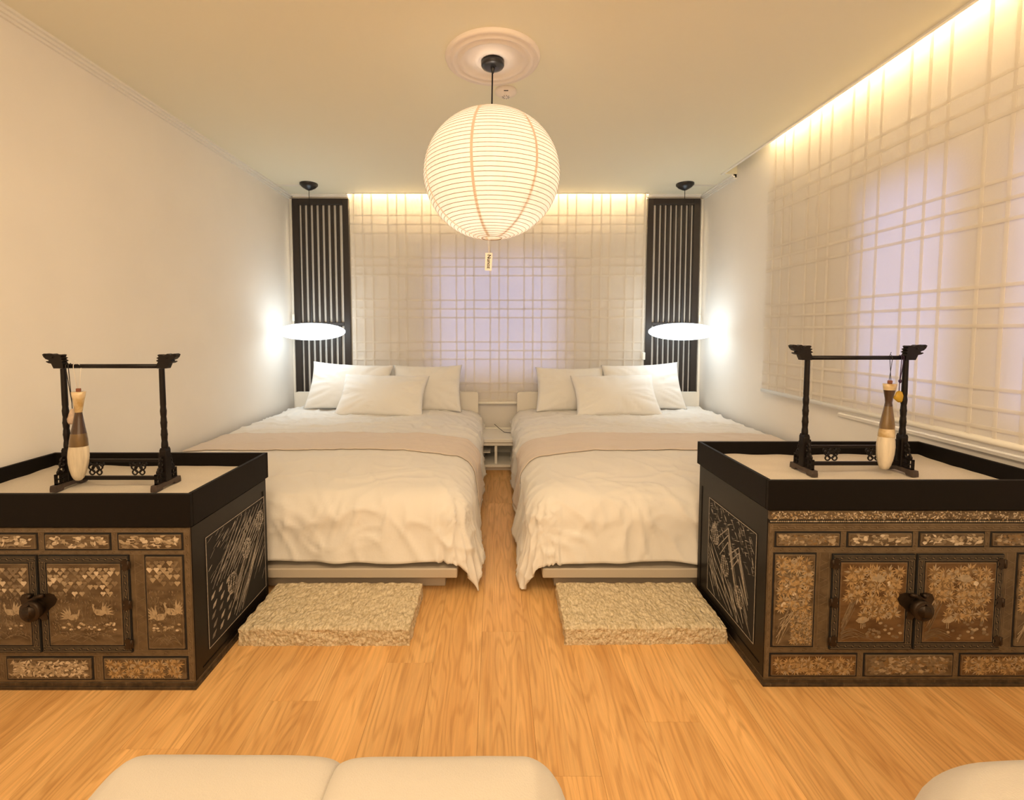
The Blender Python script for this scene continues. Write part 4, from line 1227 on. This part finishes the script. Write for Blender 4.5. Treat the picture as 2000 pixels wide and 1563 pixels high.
for k in range(7):
    w0 = k*2*PI/7-PI/2-.255; b = MB(); V = []; Fc = []
    for i, (r, z) in enumerate(prof[::4]):
        for dw in (-.0055, .0055):
            a = w0+dw/max(r, .02); V.append((LX+(r+.0016)*math.cos(a), LY+(r+.0016)*math.sin(a), z))
    for i in range(len(prof[::4])-1): Fc.append((2*i+2, 2*i+3, 2*i+1, 2*i))
    b.add(V, Fc, 0, True); b.build('paper_seam', M['seam'], shade)
for (rr, zz) in ((rb_, prof[-1][1]), (rt, prof[0][1])):
    b = MB(); b.tube([(LX+rr*math.cos(2*PI*j/36), LY+rr*math.sin(2*PI*j/36), zz) for j in range(36)], .0016, 6, closed=True)
    b.build('opening_ring', M['ribwire'], e)
b = MB(); b.tube([(LX-rt, LY, prof[0][1]), (LX+rt, LY, prof[0][1])], .0016, 6); b.build('top_wire', M['ribwire'], e)
b = MB(); b.lathe([(.004, -.052), (.022, -.045), (.032, -.025), (.034, 0), (.024, .028), (.016, .045), (.014, .055)], LX, LY, 24, zoff=LZ+.0)
b.build('bulb', M['bulb'], e)
b = MB(); b.lathe([(.016, .05), (.018, .055), (.018, .095), (.008, .10)], LX, LY, 20, zoff=LZ); b.build('bulb_socket', M['blackplastic'], e)
pl = bpy.data.lights.new('lantern_glow', 'POINT'); pl.energy = 23; pl.color = (1.0, .87, .74); pl.shadow_soft_size = .036
po = bpy.data.objects.new('lantern_glow', pl); COL.objects.link(po); po.location = (LX, LY, LZ); po.parent = e; po.matrix_parent_inverse = wmat(e).inverted()
# tag
p0 = at(955, 470, LY-.02)
tg = empty('tag', (p0.x, LY-.02, p0.z), label='small cream card tag with the word Nunoz'); tg.parent = e; tg.matrix_parent_inverse = wmat(e).inverted()
tag_c = [at(948, 494, LY-.02), at(962, 494, LY-.02), at(960, 529, LY-.02), at(947, 528, LY-.02)]
b = MB(); b.prism([(p.x, p.z) for p in tag_c], (0, LY-.019, 0), (1, 0, 0), (0, 0, 1), .0012, bottom=True)
b.build('card', M['tagpaper'], tg)
b = MB(); ct = at(955, 497, LY-.02)
b.tube([(ct.x-.002, LY-.02, prof[-1][1]), (ct.x-.003, LY-.0205, (ct.z+prof[-1][1])/2), (ct.x, LY-.021, ct.z)], .0008, 5)
b.tube([(ct.x+.004, LY-.02, prof[-1][1]), (ct.x+.002, LY-.0205, (ct.z+prof[-1][1])/2), (ct.x, LY-.021, ct.z)], .0008, 5)
b.build('string', M['cordw'], tg)
tx = bpy.data.curves.new('tag_text', 'FONT'); tx.body = 'Nunoz'; tx.size = .021; tx.extrude = .0002; tx.align_x = 'CENTER'; tx.align_y = 'CENTER'; tx.offset = .0004
to = bpy.data.objects.new('tag_text', tx); COL.objects.link(to)
dg = bpy.context.evaluated_depsgraph_get(); me = bpy.data.meshes.new_from_object(to.evaluated_get(dg)); bpy.data.objects.remove(to)
me.materials.clear(); me.materials.append(M['ink'])
lo = bpy.data.objects.new('lettering', me); COL.objects.link(lo)
cc = at(954.8, 511, LY-.0205)
from mathutils import Matrix
lo.matrix_world = Matrix.Translation(cc+Vector((0, -.0006, 0))) @ Matrix.Rotation(PI/2, 4, 'X') @ Matrix.Rotation(-PI/2-.03, 4, 'Z')
mw = lo.matrix_world.copy(); lo.parent = tg; lo.matrix_parent_inverse = wmat(tg).inverted(); lo.matrix_basis = mw

e = empty('smoke_detector', (.048, 2.22, ZC), 'small round white smoke detector on the ceiling beside the medallion', 'smoke detector')
b = MB(); b.lathe([(.0, -.030), (.018, -.030), (.026, -.024), (.042, -.016), (.050, -.010), (.050, 0)], .048, 2.225, 40, zoff=ZC); b.build('housing', M['plaster'], e)
b = MB()
for k in range(9):
    a = 2*PI*k/9; b.tube([(.048+.010*math.cos(a), 2.225+.010*math.sin(a), ZC-.0303), (.048+.019*math.cos(a), 2.225+.019*math.sin(a), ZC-.0295)], .0012, 5)
b.box(.038, .058, 2.186, 2.189, ZC-.020, ZC-.014)
b.build('vent_slots', M['ink'], e)

# ------------------------------------------------------------------ disc pendants
def disc(x, y, z, cxp, label):
    e = empty('disc_pendant', (x, y, z), label, 'pendant lamp', 'glowing disc pendants')
    R, h = .248, .066
    top = [(R*math.cos(t)**1.0 if t < PI/2 else .001, h*math.sin(t)) for t in [PI/2*q/14 for q in range(15)]]
    b = MB(); b.lathe([(max(r, .001), z2+.0012) for r, z2 in top], x, y, 72, zoff=z); b.build('upper_shade', M['disc'], e)
    b = MB(); b.lathe([(max(r, .001), -z2-.0012) for r, z2 in top][::-1], x, y, 72, zoff=z); b.build('lower_shade', M['disc'], e)
    b = MB(); b.lathe([(R-.004, -.0013), (R+.0008, -.0008), (R+.0008, .0008), (R-.004, .0013)], x, y, 72, zoff=z); b.build('rim', M['rimw'], e)
    b = MB(); b.tube([(cxp, y, ZC-.03), (x, y, z+h-.002)], .0022, 8); b.build('cord', M['cordk'], e)
    b = MB(); b.lathe([(.004, -.052), (.020, -.046), (.048, -.030), (.066, -.012), (.066, 0)], cxp, y, 36, zoff=ZC); b.build('canopy', M['blackplastic'], e)
M['rimw'] = mat('pale_rim', (.55,.58,.60), .5)
disc(-1.432, 3.60, 1.057, -1.432, 'flat glowing white disc pendant hanging in front of the screen by the plain wall')
disc(1.452, 3.60, 1.057, 1.452, 'flat glowing white disc pendant hanging in front of the screen by the window wall')

# ------------------------------------------------------------------ linen benches close to the camera
def bench(x0, x1, y0, y1, z, label, seam, seed, cr):
    """upholstered block with soft rounded edges; cr = radius of the far corners"""
    e = empty('linen_bench', ((x0+x1)/2, (y0+y1)/2, 0), label, 'bench', 'cream linen benches')
    parts = [(x0, seam, 1, 0), (seam, x1, 0, 1)] if seam else [(x0, x1, 1, 1)]
    for (a, c, la, lc) in parts:
        nx, ny = 60, 60; V, Fc = [], []
        for j in range(ny+1):
            for i in range(nx+1):
                p = i/nx; q = j/ny
                p = (1-math.cos(p*PI))/2*.5+p*.5; q = (1-math.cos(q*PI))/2*.5+q*.5
                x, y = a+(c-a)*p, y0+(y1-y0)*q
                # distance to the free edges (rounded corners)
                dl = (x-a) if la else 9; dr = (c-x) if lc else 9; db = y1-y; d0 = y-y0
                dx = min(dl, dr)
                if dx < cr and db < cr: d = cr-math.hypot(cr-dx, cr-db)
                else: d = min(dx, db, d0)
                d = max(d, 0); R = .10
                drop = 0 if d >= R else R-math.sqrt(max(0, R*R-(R-d)**2))
                if d == 0 and dx < cr and db < cr:      # pull the corner grid in onto the arc
                    k = cr/max(1e-6, math.hypot(cr-dx, cr-db)); sx = 1 if dl < dr else -1
                    cx_ = (a+cr) if dl < dr else (c-cr)
                    x = cx_ - sx*(cr-dx)*k; y = (y1-cr)+(cr-db)*k
                zz = z-drop+.007*noise.noise(Vector((x*5+seed, y*5, 0)))
                ds = (c-x) if not lc else ((x-a) if not la else 9)
                zz -= .012*math.exp(-ds/.012)+.006*math.exp(-ds/.06)
                y += .008*noise.noise(Vector((x*6+seed, 1, 1)))*q**8
                # piping fold just inside the far edge
                zz += .003*math.exp(-((d-.055)/.010)**2)
                V.append((x, y, zz))
        for j in range(ny):
            for i in range(nx):
                k = j*(nx+1)+i; Fc.append((k, k+1, k+nx+2, k+nx+1))
        ring = [i for i in range(nx+1)] + [(j+1)*(nx+1)-1 for j in range(1, ny+1)] + [ny*(nx+1)+i for i in range(nx-1, -1, -1)] + [j*(nx+1) for j in range(ny-1, 0, -1)]
        base = len(V); R = len(ring)
        for q in ring: V.append((V[q][0], V[q][1], .03))
        for q in range(R): Fc.append((base+q, base+(q+1)%R, ring[(q+1)%R], ring[q]))
        Fc.append([base+q for q in range(R)][::-1])
        b = MB(); b.add(V, Fc, 0, True); b.build('cushion', M['linen'], e)
    box_obj('base', (x0+.05, x1-.05, y0+.05, y1-.12, .0, .032), M['lacquer'], e)
bench(-.615, .112, -.25, .725, .425, 'cream linen bench with a centre seam, in front of the aisle', -.245, 2.2, .07)
bench(.560, 1.40, -.25, .712, .425, 'cream linen bench mostly out of frame, before the chest with the crane inlay', None, 5.5, .20)
